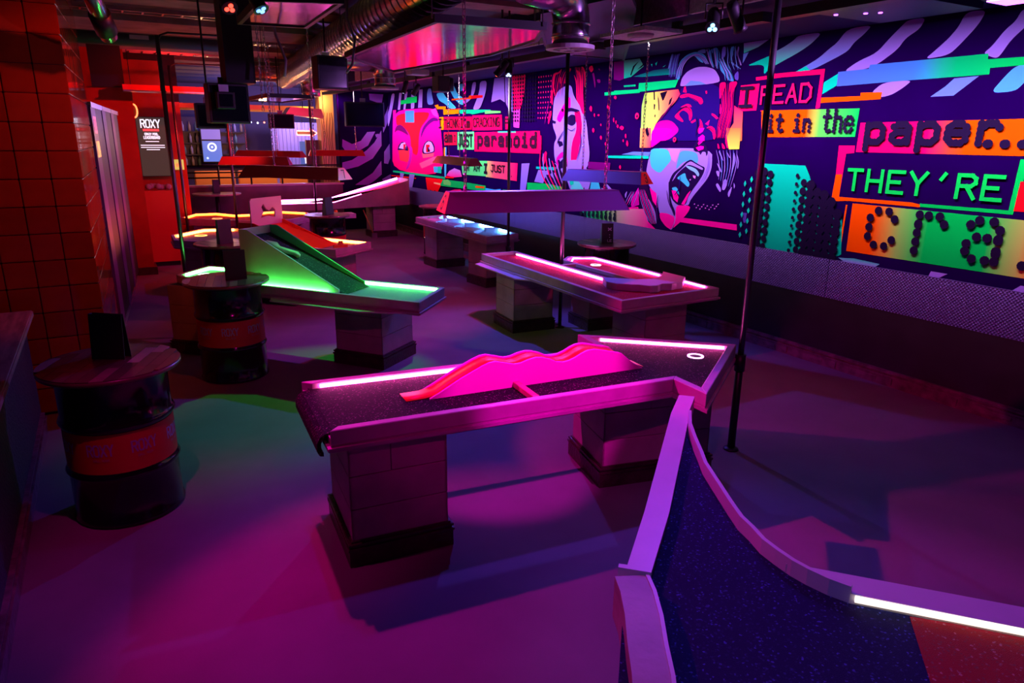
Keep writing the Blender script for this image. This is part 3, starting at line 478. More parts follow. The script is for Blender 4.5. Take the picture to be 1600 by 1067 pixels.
('paint_bar',('t',(0,205,165),(0,205,165)),[(7.984,1.93),(7.126,1.952),(7.122,1.913),(7.971,1.897)]),
('paint_bar',(95,120,215),[(7.678,1.953),(7.447,1.993),(7.1,1.996),(7.125,1.947)]),
('text_panel',(255,140,0),[(13.619,2.531),(13.408,2.534),(13.418,2.287),(13.648,2.288)]),
('text_panel',(255,0,70),[(13.391,2.534),(12.14,2.517),(12.143,2.289),(13.383,2.287)]),
('text_panel',(255,0,85),[(12.122,2.536),(10.999,2.525),(10.983,2.278),(12.125,2.27)]),
('text_panel',(255,0,85),[(10.873,2.494),(10.712,2.491),(10.72,2.283),(10.869,2.284)]),
('text_panel',(255,10,60),[(13.402,2.239),(12.797,2.245),(12.803,2.004),(13.395,1.989)]),
('text_panel',(90,250,130),[(12.764,2.245),(12.054,2.251),(12.057,1.931),(12.773,1.917)]),
('text_panel',(255,0,85),[(12.034,2.238),(9.755,2.258),(9.708,1.915),(12.037,1.902)]),
('text_panel',(255,0,85),[(9.741,2.187),(9.705,2.187),(9.7,1.97),(9.732,1.975)]),
('paint_bar',(255,140,0),[(13.843,2.766),(13.662,2.777),(13.646,2.739),(13.297,2.728),(13.3,2.668),(12.69,2.658),(12.692,2.58),(13.407,2.575),(13.42,2.678),(13.72,2.69)]),
('paint_bar',(255,10,30),[(13.282,2.678),(12.595,2.672),(12.627,2.653),(13.266,2.664)]),
('paint_bar',(0,225,130),[(12.691,2.652),(11.406,2.618),(11.406,2.6),(12.14,2.552),(12.155,2.568),(12.692,2.58)]),
('paint_bar',(110,225,110),[(11.624,2.611),(11.039,2.587),(11.038,2.555),(11.624,2.55)]),
('paint_bar',(60,190,150),[(11.138,2.255),(10.513,2.257),(10.512,2.231),(11.138,2.231)]),
('text_panel',(90,245,130),[(12.593,1.623),(11.911,1.735),(11.53,1.747),(11.592,1.472),(12.561,1.459)]),
('text_panel',('s',[(0,(200,220,110)),(0.25,(255,90,110)),(1,(255,0,100))]),[(11.53,1.747),(10.438,1.743),(10.457,1.45),(11.592,1.463)]),
('halftone_panel',(150,112,225),[(11.268,3.123),(10.929,3.128),(10.895,2.721),(11.064,2.778),(11.383,2.738)]),
('halftone_panel',(150,112,225),[(10.902,3.131),(10.658,3.123),(10.619,2.56),(10.755,2.589),(10.867,2.72)]),
('halftone_panel',(255,0,95),[(10.658,3.123),(10.221,3.119),(10.261,2.796),(10.382,2.579),(10.591,2.534)]),
('halftone_panel',(230,60,190),[(10.619,2.585),(10.383,2.604),(10.401,2.305),(10.586,2.319)]),
('paint_patch',(150,112,225),[(10.306,1.743),(10.05,1.757),(10.163,1.303),(10.346,1.291)]),
('paint_bar',(0,190,170),[(9.85,1.714),(9.265,1.724),(9.262,1.677),(9.848,1.677)]),
('paint_bar',(0,205,80),[(10.116,1.448),(9.48,1.465),(9.028,1.44),(9.046,1.367),(10.111,1.294)]),
('paint_patch',(150,112,225),[(9.775,1.662),(9.49,1.66),(9.622,1.464),(9.89,1.474)]),
('painted_face',('t',(235,0,150),(255,0,110)),[(16.244,2.735),(13.774,2.721),(13.622,2.544),(13.539,2.259),(13.385,1.377),(16.428,1.374),(16.337,2.047)]),
('painted_face',(255,15,40),[(16.044,2.646),(14.106,2.654),(14.18,2.529),(14.683,2.301),(14.794,1.737),(15.163,1.81),(15.21,2.194),(15.661,2.389),(16.069,2.392)]),
('painted_face',(200,10,140),[(16.244,2.735),(16.035,2.734),(16.257,2.192),(16.3,2.192)]),
('painted_face',(180,50,180),[(14.054,2.678),(13.774,2.714),(13.648,2.52),(13.911,2.575)]),
('painted_face',(255,40,60),[(15.998,1.835),(15.308,1.918),(15.209,1.712),(15.452,1.593),(15.894,1.621)]),
('painted_face',(255,80,110),[(14.572,1.81),(13.916,1.825),(13.952,1.76),(14.507,1.705)]),
('painted_face',(150,10,140),[(14.367,1.682),(13.921,1.709),(14.094,1.625),(14.3,1.644)]),
('painted_face',(170,10,150),[(15.265,1.974),(15.081,1.894),(15.176,1.644),(15.345,1.469),(15.588,1.402),(15.331,1.639)]),
('painted_face',(255,80,140),[(14.731,1.589),(13.953,1.747),(13.559,1.783),(13.499,1.709),(14.593,1.486)]),
('painted_face',(60,130,215),[(15.476,2.702),(14.946,2.695),(14.964,2.449),(15.478,2.456)]),
('painted_face',(90,0,80),[(16.212,2.221),(16.07,2.378),(15.82,2.418),(15.546,2.346),(15.342,2.221),(15.308,2.167),(15.674,2.249),(15.996,2.292)]),
('painted_face',(85,0,100),[(14.6,2.195),(14.467,2.352),(14.183,2.478),(13.913,2.54),(13.687,2.508),(13.651,2.458),(13.917,2.462),(14.223,2.376),(14.437,2.261),(14.588,2.116)]),
('painted_face',(28,4,62),[(16.047,1.845),(15.944,1.969),(15.733,2.042),(15.496,2.016),(15.366,1.921),(15.347,1.83),(15.589,1.854),(15.956,1.846)]),
('painted_face',(175,135,225),[(15.951,1.89),(15.785,1.999),(15.554,2.027),(15.462,1.947),(15.508,1.873)]),
('painted_face',(255,10,30),[(15.649,1.987),(15.491,1.982),(15.528,1.873),(15.66,1.871)]),
('painted_face',(20,2,34),[(15.562,1.931),(15.503,1.932),(15.508,1.876),(15.567,1.875)]),
('painted_face',(28,4,62),[(14.558,1.854),(14.454,1.995),(14.24,2.085),(13.987,2.065),(13.859,1.958),(13.865,1.836),(14.502,1.786)]),
('painted_face',(175,135,225),[(14.49,1.862),(14.383,2.002),(14.206,2.067),(14.031,2.045),(13.926,1.944),(13.914,1.852),(14.412,1.81)]),
('painted_face',(255,10,30),[(14.332,1.99),(14.135,1.992),(14.109,1.847),(14.331,1.829)]),
('painted_face',(20,2,34),[(14.248,1.939),(14.138,1.94),(14.133,1.847),(14.253,1.844)]),
('painted_face',(150,112,225),[(14.197,1.933),(14.128,1.947),(14.113,1.902),(14.175,1.894)]),
('painted_face',(0,205,165),[(13.73,1.563),(13.536,1.571),(13.558,1.429),(13.736,1.434)]),
('painted_face',(60,185,230),[(13.946,1.555),(13.73,1.563),(13.736,1.434),(13.935,1.438)]),
('paint_bar',(20,205,130),[(16.385,1.372),(13.385,1.374),(13.371,1.33),(16.39,1.327)]),
('paint_bar',(255,140,0),[(13.41,1.952),(13.348,1.953),(13.355,1.76),(13.418,1.758)]),
('paint_bar',(70,150,225),[(13.348,1.953),(13.286,1.954),(13.293,1.768),(13.355,1.766)]),
('paint_bar',(60,185,230),[(13.407,1.626),(13.298,1.63),(13.323,1.371),(13.401,1.37)]),
('paint_bar',(255,10,30),[(16.506,1.261),(14.938,1.274),(14.94,1.251),(16.509,1.234)]),
('paint_bar',(150,60,190),[(13.292,1.799),(12.738,1.801),(12.539,1.765),(13.294,1.743)]),
('swirl_stripes',(150,112,225),[(16.29,3.103),(16.061,3.093),(16.335,2.681),(16.485,2.483),(16.632,2.338),(16.862,2.281),(16.829,2.56),(16.643,2.63),(16.451,2.798)]),
('swirl_stripes',(150,112,225),[(15.797,3.095),(15.638,3.087),(15.782,2.737),(15.932,2.734)]),
('swirl_stripes',(150,112,225),[(15.449,3.106),(15.289,3.091),(15.454,2.728),(15.571,2.731)]),
('swirl_stripes',(150,112,225),[(15.055,3.113),(14.855,3.097),(14.935,2.741),(15.129,2.733)]),
('swirl_stripes',(150,112,225),[(14.629,3.106),(14.437,3.103),(14.487,2.741),(14.714,2.741)]),
('swirl_stripes',(95,120,215),[(14.154,3.101),(13.992,3.099),(13.951,2.949),(13.861,2.785),(14.199,2.783),(14.222,2.986)]),
('swirl_stripes',(60,185,230),[(13.761,2.99),(13.415,2.999),(13.267,2.897),(12.974,2.768),(12.774,2.674),(13.095,2.677),(13.332,2.78),(13.608,2.85)]),
('swirl_stripes',(60,185,230),[(12.963,3.117),(12.878,3.078),(12.739,2.933),(12.49,2.854),(12.465,2.728),(12.631,2.745),(12.884,2.847),(13.083,3.019)]),
('swirl_stripes',(150,112,225),[(12.49,2.854),(12.273,2.835),(12.167,2.875),(12.112,3.104),(11.952,3.111),(12.005,2.945),(12.141,2.829),(12.465,2.728)]),
('swirl_stripes',(150,112,225),[(11.806,3.108),(11.536,3.105),(11.584,2.904),(11.807,2.636),(12.104,2.633),(11.985,2.757),(11.831,2.937)]),
('swirl_stripes',(60,185,230),[(12.679,3.107),(12.425,3.105),(12.454,3.011),(12.598,2.973)]),
('paint_bar',(0,215,90),[(15.732,2.928),(15.398,2.936),(15.375,2.975),(14.762,2.977),(14.771,2.854),(15.72,2.845)]),
('paint_bar',(255,80,0),[(13.0,2.857),(12.273,2.851),(12.246,2.884),(12.14,2.885),(12.154,2.824),(13.001,2.83)]),
('paint_bar',(255,10,30),[(12.161,2.883),(11.694,2.871),(11.707,2.829),(12.162,2.828)]),
('paint_patch',(150,112,225),[(15.317,1.333),(15.009,1.34),(15.186,1.021),(15.501,1.015)]),
('paint_patch',(150,112,225),[(15.912,1.334),(15.655,1.331),(15.759,1.21),(15.93,1.23)]),
('halftone_panel',(255,10,30),[(14.39,1.31),(13.483,1.318),(13.584,1.196),(13.754,1.041),(13.92,1.07),(14.024,1.023),(14.124,1.069),(14.301,1.017)]),
('paint_bar',(0,215,100),[(13.616,1.194),(13.483,1.318),(12.519,1.321),(11.592,1.305),(11.592,1.202),(12.55,1.195),(13.585,1.18)]),
('paint_patch',(110,235,110),[(13.467,1.306),(13.231,1.331),(13.094,1.276),(13.112,1.212),(13.455,1.216)]),
('paint_bar',(255,200,140),[(13.945,1.233),(13.615,1.233),(13.616,1.194),(13.947,1.207)]),
('paint_bar',(255,80,0),[(11.997,1.282),(11.632,1.289),(11.645,1.253),(11.997,1.242)]),
('paint_patch',('t',(180,130,225),(255,0,165)),[(13.306,1.403),(13.164,1.498),(12.92,1.564),(12.658,1.532),(12.574,1.415),(12.955,1.383)]),
('paint_bar',(255,10,30),[(13.353,1.386),(12.955,1.393),(12.956,1.365),(13.355,1.35)]),
('paint_bar',(60,185,230),[(11.592,1.264),(11.222,1.26),(11.015,1.287),(11.014,1.232),(11.592,1.192)]),
('paint_patch',(255,0,120),[(13.239,1.089),(12.962,1.146),(12.666,1.171),(12.551,1.136),(12.552,1.075),(13.241,1.038)]),
('paint_bar',(0,205,80),[(10.928,1.284),(10.426,1.286),(10.426,1.267),(10.927,1.249)]),
('hair_strands',(28,4,62),[(6.737,2.832),(6.706,2.946),(6.627,3.032),(6.509,3.078),(6.357,3.051),(6.256,2.964),(6.252,2.966),(6.352,3.057),(6.513,3.087),(6.638,3.039),(6.717,2.949),(6.743,2.833)]),
('hair_strands',(95,120,215),[(6.723,2.836),(6.695,2.949),(6.615,3.034),(6.496,3.079),(6.345,3.048),(6.248,2.964),(6.244,2.965),(6.34,3.054),(6.5,3.088),(6.626,3.041),(6.705,2.952),(6.729,2.837)]),
('hair_strands',(150,112,225),[(6.71,2.841),(6.683,2.952),(6.604,3.036),(6.483,3.08),(6.334,3.046),(6.241,2.963),(6.237,2.965),(6.329,3.051),(6.486,3.09),(6.614,3.043),(6.693,2.955),(6.715,2.842)]),
('hair_strands',(28,4,62),[(6.696,2.845),(6.671,2.955),(6.592,3.037),(6.47,3.082),(6.322,3.043),(6.233,2.963),(6.229,2.964),(6.317,3.048),(6.473,3.091),(6.603,3.044),(6.681,2.958),(6.701,2.846)]),
('hair_strands',(95,120,215),[(6.682,2.85),(6.659,2.958),(6.58,3.039),(6.456,3.083),(6.311,3.04),(6.226,2.962),(6.222,2.964),(6.305,3.045),(6.459,3.092),(6.591,3.046),(6.67,2.961),(6.687,2.851)]),
('hair_strands',(150,112,225),[(6.668,2.854),(6.647,2.961),(6.569,3.04),(6.443,3.084),(6.299,3.037),(6.218,2.961),(6.214,2.963),(6.294,3.042),(6.446,3.093),(6.579,3.048),(6.658,2.964),(6.674,2.855)]),
('hair_strands',(28,4,62),[(6.654,2.858),(6.636,2.964),(6.557,3.042),(6.43,3.085),(6.288,3.034),(6.211,2.961),(6.207,2.962),(6.282,3.039),(6.432,3.094),(6.567,3.049),(6.646,2.968),(6.66,2.859)]),
('hair_strands',(95,120,215),[(6.641,2.863),(6.624,2.967),(6.545,3.044),(6.417,3.086),(6.276,3.032),(6.203,2.96),(6.199,2.962),(6.27,3.036),(6.419,3.095),(6.556,3.051),(6.634,2.971),(6.646,2.864)]),
('hair_strands',(150,112,225),[(6.627,2.867),(6.612,2.97),(6.534,3.045),(6.404,3.087),(6.265,3.029),(6.196,2.96),(6.192,2.961),(6.259,3.033),(6.405,3.096),(6.544,3.053),(6.623,2.974),(6.632,2.868)]),
('hair_strands',(28,4,62),[(6.277,3.127),(6.249,3.054),(6.203,2.979),(6.149,2.926),(6.143,2.928),(6.19,2.982),(6.236,3.055),(6.27,3.127)]),
('hair_strands',(150,112,225),[(6.249,3.127),(6.223,3.053),(6.182,2.978),(6.134,2.922),(6.128,2.924),(6.169,2.98),(6.209,3.054),(6.243,3.128)]),
('hair_strands',(70,150,225),[(6.222,3.128),(6.196,3.052),(6.161,2.977),(6.119,2.918),(6.113,2.92),(6.148,2.978),(6.183,3.053),(6.215,3.128)]),
('hair_strands',(28,4,62),[(6.195,3.128),(6.17,3.052),(6.14,2.975),(6.104,2.915),(6.098,2.916),(6.127,2.976),(6.157,3.052),(6.188,3.128)]),
('hair_strands',(28,4,62),[(6.168,3.128),(6.144,3.051),(6.119,2.974),(6.089,2.911),(6.083,2.911),(6.106,2.974),(6.131,3.051),(6.161,3.128)]),
('hair_strands',(150,112,225),[(6.141,3.129),(6.118,3.05),(6.098,2.973),(6.075,2.907),(6.068,2.907),(6.085,2.973),(6.105,3.05),(6.135,3.129)]),
('hair_strands',(70,150,225),[(6.115,3.129),(6.093,3.05),(6.078,2.971),(6.06,2.904),(6.053,2.903),(6.064,2.971),(6.079,3.049),(6.108,3.129)]),
('hair_strands',(28,4,62),[(6.088,3.129),(6.067,3.049),(6.057,2.97),(6.045,2.9),(6.038,2.899),(6.044,2.969),(6.054,3.048),(6.082,3.129)]),
('hair_strands',(70,150,225),[(6.071,2.999),(6.008,2.925),(5.957,2.853),(5.93,2.774),(5.924,2.774),(5.946,2.855),(5.997,2.928),(6.066,3.001)]),
('hair_strands',(28,4,62),[(6.059,3.003),(5.995,2.922),(5.94,2.851),(5.912,2.773),(5.906,2.773),(5.929,2.852),(5.985,2.925),(6.054,3.004)]),
('hair_strands',(150,112,225),[(6.048,3.006),(5.983,2.92),(5.924,2.848),(5.894,2.771),(5.888,2.772),(5.913,2.85),(5.973,2.923),(6.042,3.007)]),
('hair_strands',(70,150,225),[(6.036,3.009),(5.971,2.918),(5.908,2.845),(5.876,2.77),(5.87,2.771),(5.897,2.847),(5.96,2.921),(6.031,3.011)]),
('hair_strands',(28,4,62),[(6.024,3.013),(5.958,2.916),(5.891,2.843),(5.858,2.769),(5.852,2.77),(5.881,2.845),(5.948,2.918),(6.019,3.014)]),
('hair_strands',(150,112,225),[(6.013,3.016),(5.946,2.913),(5.875,2.84),(5.84,2.768),(5.834,2.769),(5.865,2.843),(5.936,2.916),(6.007,3.017)]),
('hair_strands',(70,150,225),[(6.001,3.019),(5.934,2.911),(5.859,2.838),(5.822,2.767),(5.817,2.768),(5.849,2.84),(5.924,2.914),(5.996,3.02)]),
('hair_strands',(28,4,62),[(5.99,3.022),(5.922,2.909),(5.843,2.835),(5.804,2.766),(5.799,2.767),(5.833,2.838),(5.912,2.912),(5.984,3.023)]),
('hair_strands',(95,120,215),[(5.946,3.116),(5.925,3.037),(5.927,2.949),(5.859,2.876),(5.855,2.878),(5.916,2.95),(5.913,3.036),(5.94,3.116)]),
('hair_strands',(28,4,62),[(5.916,3.115),(5.9,3.035),(5.894,2.947),(5.835,2.874),(5.83,2.876),(5.883,2.947),(5.888,3.034),(5.91,3.115)]),
('hair_strands',(95,120,215),[(5.885,3.114),(5.875,3.032),(5.861,2.944),(5.81,2.873),(5.805,2.874),(5.849,2.945),(5.863,3.032),(5.88,3.114)]),
('hair_strands',(28,4,62),[(5.855,3.113),(5.85,3.03),(5.828,2.941),(5.786,2.871),(5.78,2.872),(5.816,2.942),(5.839,3.03),(5.85,3.112)]),
('hair_strands',(95,120,215),[(5.826,3.112),(5.825,3.028),(5.795,2.939),(5.761,2.87),(5.756,2.87),(5.784,2.939),(5.814,3.027),(5.82,3.111)]),
('hair_strands',(28,4,62),[(5.796,3.111),(5.801,3.026),(5.762,2.936),(5.737,2.868),(5.731,2.868),(5.751,2.937),(5.79,3.025),(5.79,3.11)]),
('hair_strands',(95,120,215),[(6.833,2.87),(6.831,2.955),(6.808,3.049),(6.785,3.116),(6.791,3.118),(6.82,3.052),(6.843,2.957),(6.839,2.871)]),
('hair_strands',(75,60,180),[(6.809,2.868),(6.807,2.954),(6.786,3.047),(6.765,3.115),(6.771,3.116),(6.798,3.05),(6.82,2.956),(6.816,2.869)]),
('hair_strands',(95,120,215),[(6.786,2.867),(6.784,2.952),(6.764,3.046),(6.745,3.113),(6.751,3.114),(6.777,3.048),(6.796,2.954),(6.792,2.868)]),
('hair_strands',(75,60,180),[(6.762,2.865),(6.76,2.95),(6.743,3.044),(6.725,3.111),(6.732,3.113),(6.755,3.047),(6.773,2.952),(6.769,2.866)]),
('hair_strands',(95,120,215),[(6.739,2.864),(6.737,2.949),(6.721,3.042),(6.706,3.109),(6.712,3.111),(6.734,3.045),(6.749,2.95),(6.745,2.865)]),
('hair_strands',(75,60,180),[(6.716,2.863),(6.714,2.947),(6.7,3.041),(6.686,3.108),(6.692,3.109),(6.712,3.043),(6.726,2.949),(6.722,2.863)]),
('hair_strands',(150,0,110),[(6.011,2.749),(5.968,2.617),(5.937,2.476),(5.988,2.314),(5.981,2.17),(5.976,2.169),(5.977,2.313),(5.924,2.474),(5.958,2.617),(6.006,2.749)]),
('hair_strands',(255,0,95),[(5.981,2.748),(5.947,2.616),(5.918,2.475),(5.964,2.314),(5.963,2.17),(5.958,2.169),(5.953,2.313),(5.905,2.474),(5.936,2.616),(5.976,2.748)]),
('hair_strands',(150,0,110),[(5.951,2.748),(5.926,2.615),(5.898,2.475),(5.941,2.314),(5.945,2.17),(5.94,2.169),(5.93,2.312),(5.885,2.473),(5.915,2.615),(5.945,2.748)]),
('hair_strands',(255,0,95),[(5.921,2.747),(5.905,2.614),(5.879,2.474),(5.917,2.314),(5.927,2.17),(5.922,2.17),(5.907,2.312),(5.866,2.473),(5.894,2.614),(5.916,2.747)]),
('hair_strands',(150,0,110),[(5.891,2.747),(5.883,2.613),(5.859,2.474),(5.894,2.314),(5.909,2.17),(5.904,2.17),(5.884,2.312),(5.847,2.472),(5.873,2.613),(5.886,2.747)]),
('hair_strands',(255,0,95),[(5.862,2.747),(5.862,2.613),(5.84,2.473),(5.871,2.313),(5.891,2.17),(5.886,2.17),(5.86,2.312),(5.828,2.472),(5.852,2.612),(5.856,2.746)]),
('hair_strands',(150,0,110),[(5.832,2.746),(5.842,2.612),(5.821,2.473),(5.848,2.313),(5.873,2.171),(5.868,2.17),(5.838,2.311),(5.808,2.471),(5.831,2.611),(5.827,2.746)]),
('hair_strands',(255,0,95),[(5.803,2.746),(5.821,2.611),(5.802,2.472),(5.825,2.313),(5.855,2.171),(5.85,2.17),(5.815,2.311),(5.789,2.471),(5.81,2.61),(5.798,2.745)]),
('hair_strands',(150,0,110),[(5.774,2.746),(5.8,2.61),(5.783,2.472),(5.803,2.313),(5.838,2.171),(5.833,2.17),(5.792,2.311),(5.77,2.47),(5.79,2.609),(5.769,2.745)]),
('hair_strands',(150,112,225),[(5.972,2.043),(5.925,1.938),(5.897,1.834),(5.895,1.719),(5.89,1.719),(5.888,1.835),(5.916,1.939),(5.968,2.044)]),
('hair_strands',(95,120,215),[(5.92,2.044),(5.879,1.939),(5.857,1.836),(5.864,1.706),(5.859,1.705),(5.848,1.836),(5.87,1.94),(5.915,2.045)]),
('hair_strands',(150,112,225),[(5.868,2.045),(5.833,1.941),(5.817,1.838),(5.833,1.693),(5.829,1.692),(5.808,1.838),(5.824,1.942),(5.864,2.046)]),
('hair_strands',(95,120,215),[(5.817,2.046),(5.788,1.942),(5.777,1.84),(5.803,1.68),(5.798,1.679),(5.768,1.839),(5.779,1.943),(5.813,2.047)]),
('hair_strands',(150,112,225),[(5.767,2.047),(5.743,1.944),(5.738,1.842),(5.773,1.667),(5.768,1.666),(5.729,1.841),(5.734,1.944),(5.762,2.048)]),
('hair_strands',(95,120,215),[(5.717,2.048),(5.698,1.945),(5.699,1.843),(5.742,1.654),(5.738,1.653),(5.69,1.842),(5.689,1.945),(5.712,2.049)]),
('hair_strands',(150,112,225),[(5.667,2.049),(5.654,1.947),(5.66,1.845),(5.712,1.641),(5.708,1.641),(5.651,1.844),(5.645,1.946),(5.663,2.049)]),
('hair_strands',(150,112,225),[(7.28,1.521),(7.22,1.377),(7.13,1.237),(6.982,1.105),(6.977,1.108),(7.119,1.241),(7.209,1.38),(7.273,1.522)]),
('hair_strands',(255,0,165),[(7.256,1.522),(7.19,1.38),(7.096,1.24),(6.967,1.107),(6.962,1.109),(7.085,1.244),(7.178,1.383),(7.25,1.524)]),
('hair_strands',(150,112,225),[(7.233,1.524),(7.159,1.382),(7.062,1.243),(6.953,1.109),(6.947,1.111),(7.051,1.247),(7.148,1.385),(7.227,1.525)]),
('hair_strands',(255,0,165),[(7.211,1.525),(7.129,1.384),(7.029,1.247),(6.938,1.11),(6.932,1.112),(7.018,1.25),(7.118,1.388),(7.205,1.527)]),
('hair_strands',(150,112,225),[(7.188,1.527),(7.099,1.387),(6.996,1.25),(6.923,1.112),(6.918,1.114),(6.985,1.253),(7.088,1.39),(7.182,1.528)]),
('hair_strands',(255,0,165),[(7.165,1.528),(7.069,1.389),(6.963,1.253),(6.909,1.114),(6.903,1.115),(6.952,1.256),(7.058,1.393),(7.159,1.53)]),
('hair_strands',(150,112,225),[(7.542,1.301),(7.487,1.393),(7.417,1.486),(7.424,1.488),(7.498,1.396),(7.548,1.302)]),
('hair_strands',(255,0,165),[(7.497,1.305),(7.443,1.397),(7.386,1.489),(7.392,1.49),(7.454,1.399),(7.504,1.306)]),
('hair_strands',(150,112,225),[(7.453,1.309),(7.399,1.4),(7.354,1.491),(7.361,1.492),(7.41,1.402),(7.46,1.31)]),
('hair_strands',(255,0,165),[(7.409,1.312),(7.356,1.404),(7.323,1.493),(7.33,1.494),(7.367,1.405),(7.416,1.314)]),
('hair_strands',(150,112,225),[(7.366,1.316),(7.313,1.407),(7.292,1.495),(7.299,1.496),(7.324,1.408),(7.372,1.317)]),
('hair_strands',(255,0,165),[(7.323,1.32),(7.27,1.41),(7.261,1.498),(7.268,1.498),(7.281,1.412),(7.329,1.321)]),
('hair_strands',(140,0,110),[(8.838,3.124),(8.785,2.992),(8.759,2.818),(8.706,2.643),(8.605,2.484),(8.6,2.485),(8.694,2.644),(8.745,2.818),(8.773,2.992),(8.832,3.124)]),
('hair_strands',(255,0,95),[(8.815,3.122),(8.765,2.991),(8.743,2.818),(8.694,2.642),(8.6,2.484),(8.594,2.484),(8.682,2.643),(8.729,2.817),(8.753,2.99),(8.809,3.122)]),
('hair_strands',(255,0,95),[(8.792,3.12),(8.746,2.989),(8.727,2.817),(8.681,2.642),(8.595,2.484),(8.589,2.484),(8.67,2.643),(8.713,2.817),(8.734,2.989),(8.786,3.121)]),
('hair_strands',(140,0,110),[(8.769,3.119),(8.726,2.988),(8.711,2.816),(8.669,2.642),(8.59,2.484),(8.584,2.484),(8.657,2.642),(8.697,2.816),(8.714,2.988),(8.763,3.119)]),
('hair_strands',(255,0,95),[(8.746,3.117),(8.707,2.987),(8.695,2.815),(8.657,2.641),(8.584,2.483),(8.579,2.484),(8.645,2.642),(8.681,2.815),(8.695,2.987),(8.74,3.117)]),
('hair_strands',(255,0,95),[(8.723,3.115),(8.688,2.986),(8.679,2.815),(8.644,2.641),(8.579,2.483),(8.573,2.484),(8.633,2.641),(8.665,2.814),(8.676,2.985),(8.717,3.115)]),
('hair_strands',(140,0,110),[(8.7,3.114),(8.668,2.985),(8.663,2.814),(8.632,2.64),(8.574,2.483),(8.568,2.484),(8.62,2.641),(8.649,2.813),(8.657,2.984),(8.694,3.114)]),
('hair_strands',(255,0,95),[(8.677,3.112),(8.649,2.984),(8.648,2.813),(8.62,2.64),(8.569,2.483),(8.563,2.484),(8.608,2.64),(8.633,2.813),(8.637,2.983),(8.672,3.112)]),
('hair_strands',(255,0,95),[(8.655,3.111),(8.63,2.982),(8.632,2.812),(8.608,2.64),(8.563,2.483),(8.558,2.483),(8.596,2.64),(8.618,2.812),(8.618,2.982),(8.649,3.11)]),
('hair_strands',(140,0,110),[(8.632,3.109),(8.611,2.981),(8.616,2.812),(8.595,2.639),(8.558,2.483),(8.552,2.483),(8.584,2.639),(8.602,2.811),(8.599,2.98),(8.627,3.109)]),
('hair_strands',(150,0,110),[(8.968,3.117),(9.066,3.046),(9.127,2.926),(9.147,2.748),(9.14,2.748),(9.113,2.924),(9.053,3.042),(8.962,3.115)]),
('hair_strands',(255,0,95),[(9.036,3.112),(9.124,3.038),(9.177,2.917),(9.201,2.742),(9.194,2.741),(9.163,2.915),(9.111,3.035),(9.03,3.11)]),
('hair_strands',(150,0,110),[(9.105,3.107),(9.183,3.03),(9.228,2.908),(9.256,2.735),(9.248,2.734),(9.214,2.906),(9.17,3.027),(9.099,3.104)]),
('hair_strands',(255,0,95),[(9.175,3.101),(9.243,3.022),(9.28,2.899),(9.311,2.728),(9.303,2.727),(9.265,2.897),(9.229,3.019),(9.169,3.099)]),
('hair_strands',(150,0,110),[(9.246,3.096),(9.303,3.014),(9.332,2.889),(9.366,2.721),(9.359,2.72),(9.317,2.887),(9.289,3.011),(9.239,3.094)]),
('hair_strands',(255,0,95),[(9.318,3.09),(9.364,3.005),(9.384,2.88),(9.422,2.714),(9.415,2.713),(9.369,2.878),(9.349,3.003),(9.311,3.089)]),
('hair_strands',(150,0,110),[(9.391,3.084),(9.425,2.997),(9.437,2.87),(9.479,2.707),(9.471,2.706),(9.422,2.869),(9.41,2.995),(9.383,3.083)]),
('hair_strands',(255,0,95),[(9.723,1.964),(9.745,1.742),(9.64,1.547),(9.389,1.366),(9.377,1.371),(9.612,1.555),(9.714,1.744),(9.707,1.964)]),
('hair_strands',(150,112,225),[(9.636,1.927),(9.64,1.745),(9.536,1.552),(9.307,1.372),(9.294,1.376),(9.508,1.56),(9.61,1.748),(9.62,1.927)]),
('hair_strands',(255,0,95),[(9.55,1.89),(9.537,1.749),(9.434,1.558),(9.226,1.377),(9.213,1.382),(9.406,1.565),(9.507,1.753),(9.535,1.891)]),
('hair_strands',(150,112,225),[(9.465,1.853),(9.435,1.752),(9.334,1.563),(9.146,1.383),(9.133,1.387),(9.306,1.57),(9.406,1.757),(9.45,1.855)]),
('hair_strands',(255,0,95),[(9.38,1.817),(9.335,1.755),(9.235,1.568),(9.067,1.388),(9.054,1.392),(9.207,1.575),(9.306,1.761),(9.366,1.82)]),
('hair_strands',(150,112,225),[(9.294,1.779),(9.236,1.758),(9.137,1.573),(8.989,1.393),(8.976,1.397),(9.11,1.579),(9.209,1.765),(9.286,1.786)]),
('hair_strands',(30,2,100),[(6.524,1.73),(6.526,1.573),(6.598,1.5),(6.588,1.495),(6.507,1.57),(6.512,1.73)]),
('hair_strands',(60,10,110),[(6.894,1.476),(6.919,1.33),(6.862,1.167),(6.852,1.169),(6.901,1.332),(6.884,1.476)]),
('hair_strands',(60,10,110),[(6.741,1.545),(6.693,1.395),(6.572,1.266),(6.563,1.27),(6.677,1.4),(6.731,1.546)]),
('hair_strands',(28,4,62),[(6.25,2.155),(6.307,2.091),(6.328,2.024),(6.321,2.023),(6.295,2.087),(6.244,2.152)]),
('hair_strands',(110,70,190),[(6.08,2.008),(6.077,1.839),(6.163,1.683),(6.156,1.681),(6.065,1.837),(6.073,2.008)]),
('hair_strands',(28,4,62),[(6.662,2.45),(6.6,2.5),(6.496,2.523),(6.419,2.465),(6.414,2.468),(6.493,2.532),(6.61,2.508),(6.668,2.453)]),
('hair_strands',(90,0,80),[(6.72,2.597),(6.846,2.482),(6.969,2.371),(6.958,2.365),(6.826,2.472),(6.708,2.591)]),
('hair_strands',(28,4,62),[(6.327,2.401),(6.302,2.296),(6.317,2.19),(6.309,2.188),(6.287,2.295),(6.318,2.402)]),
('hair_strands',(120,0,90),[(6.59,2.651),(6.461,2.623),(6.329,2.567),(6.325,2.571),(6.456,2.631),(6.589,2.656)]),
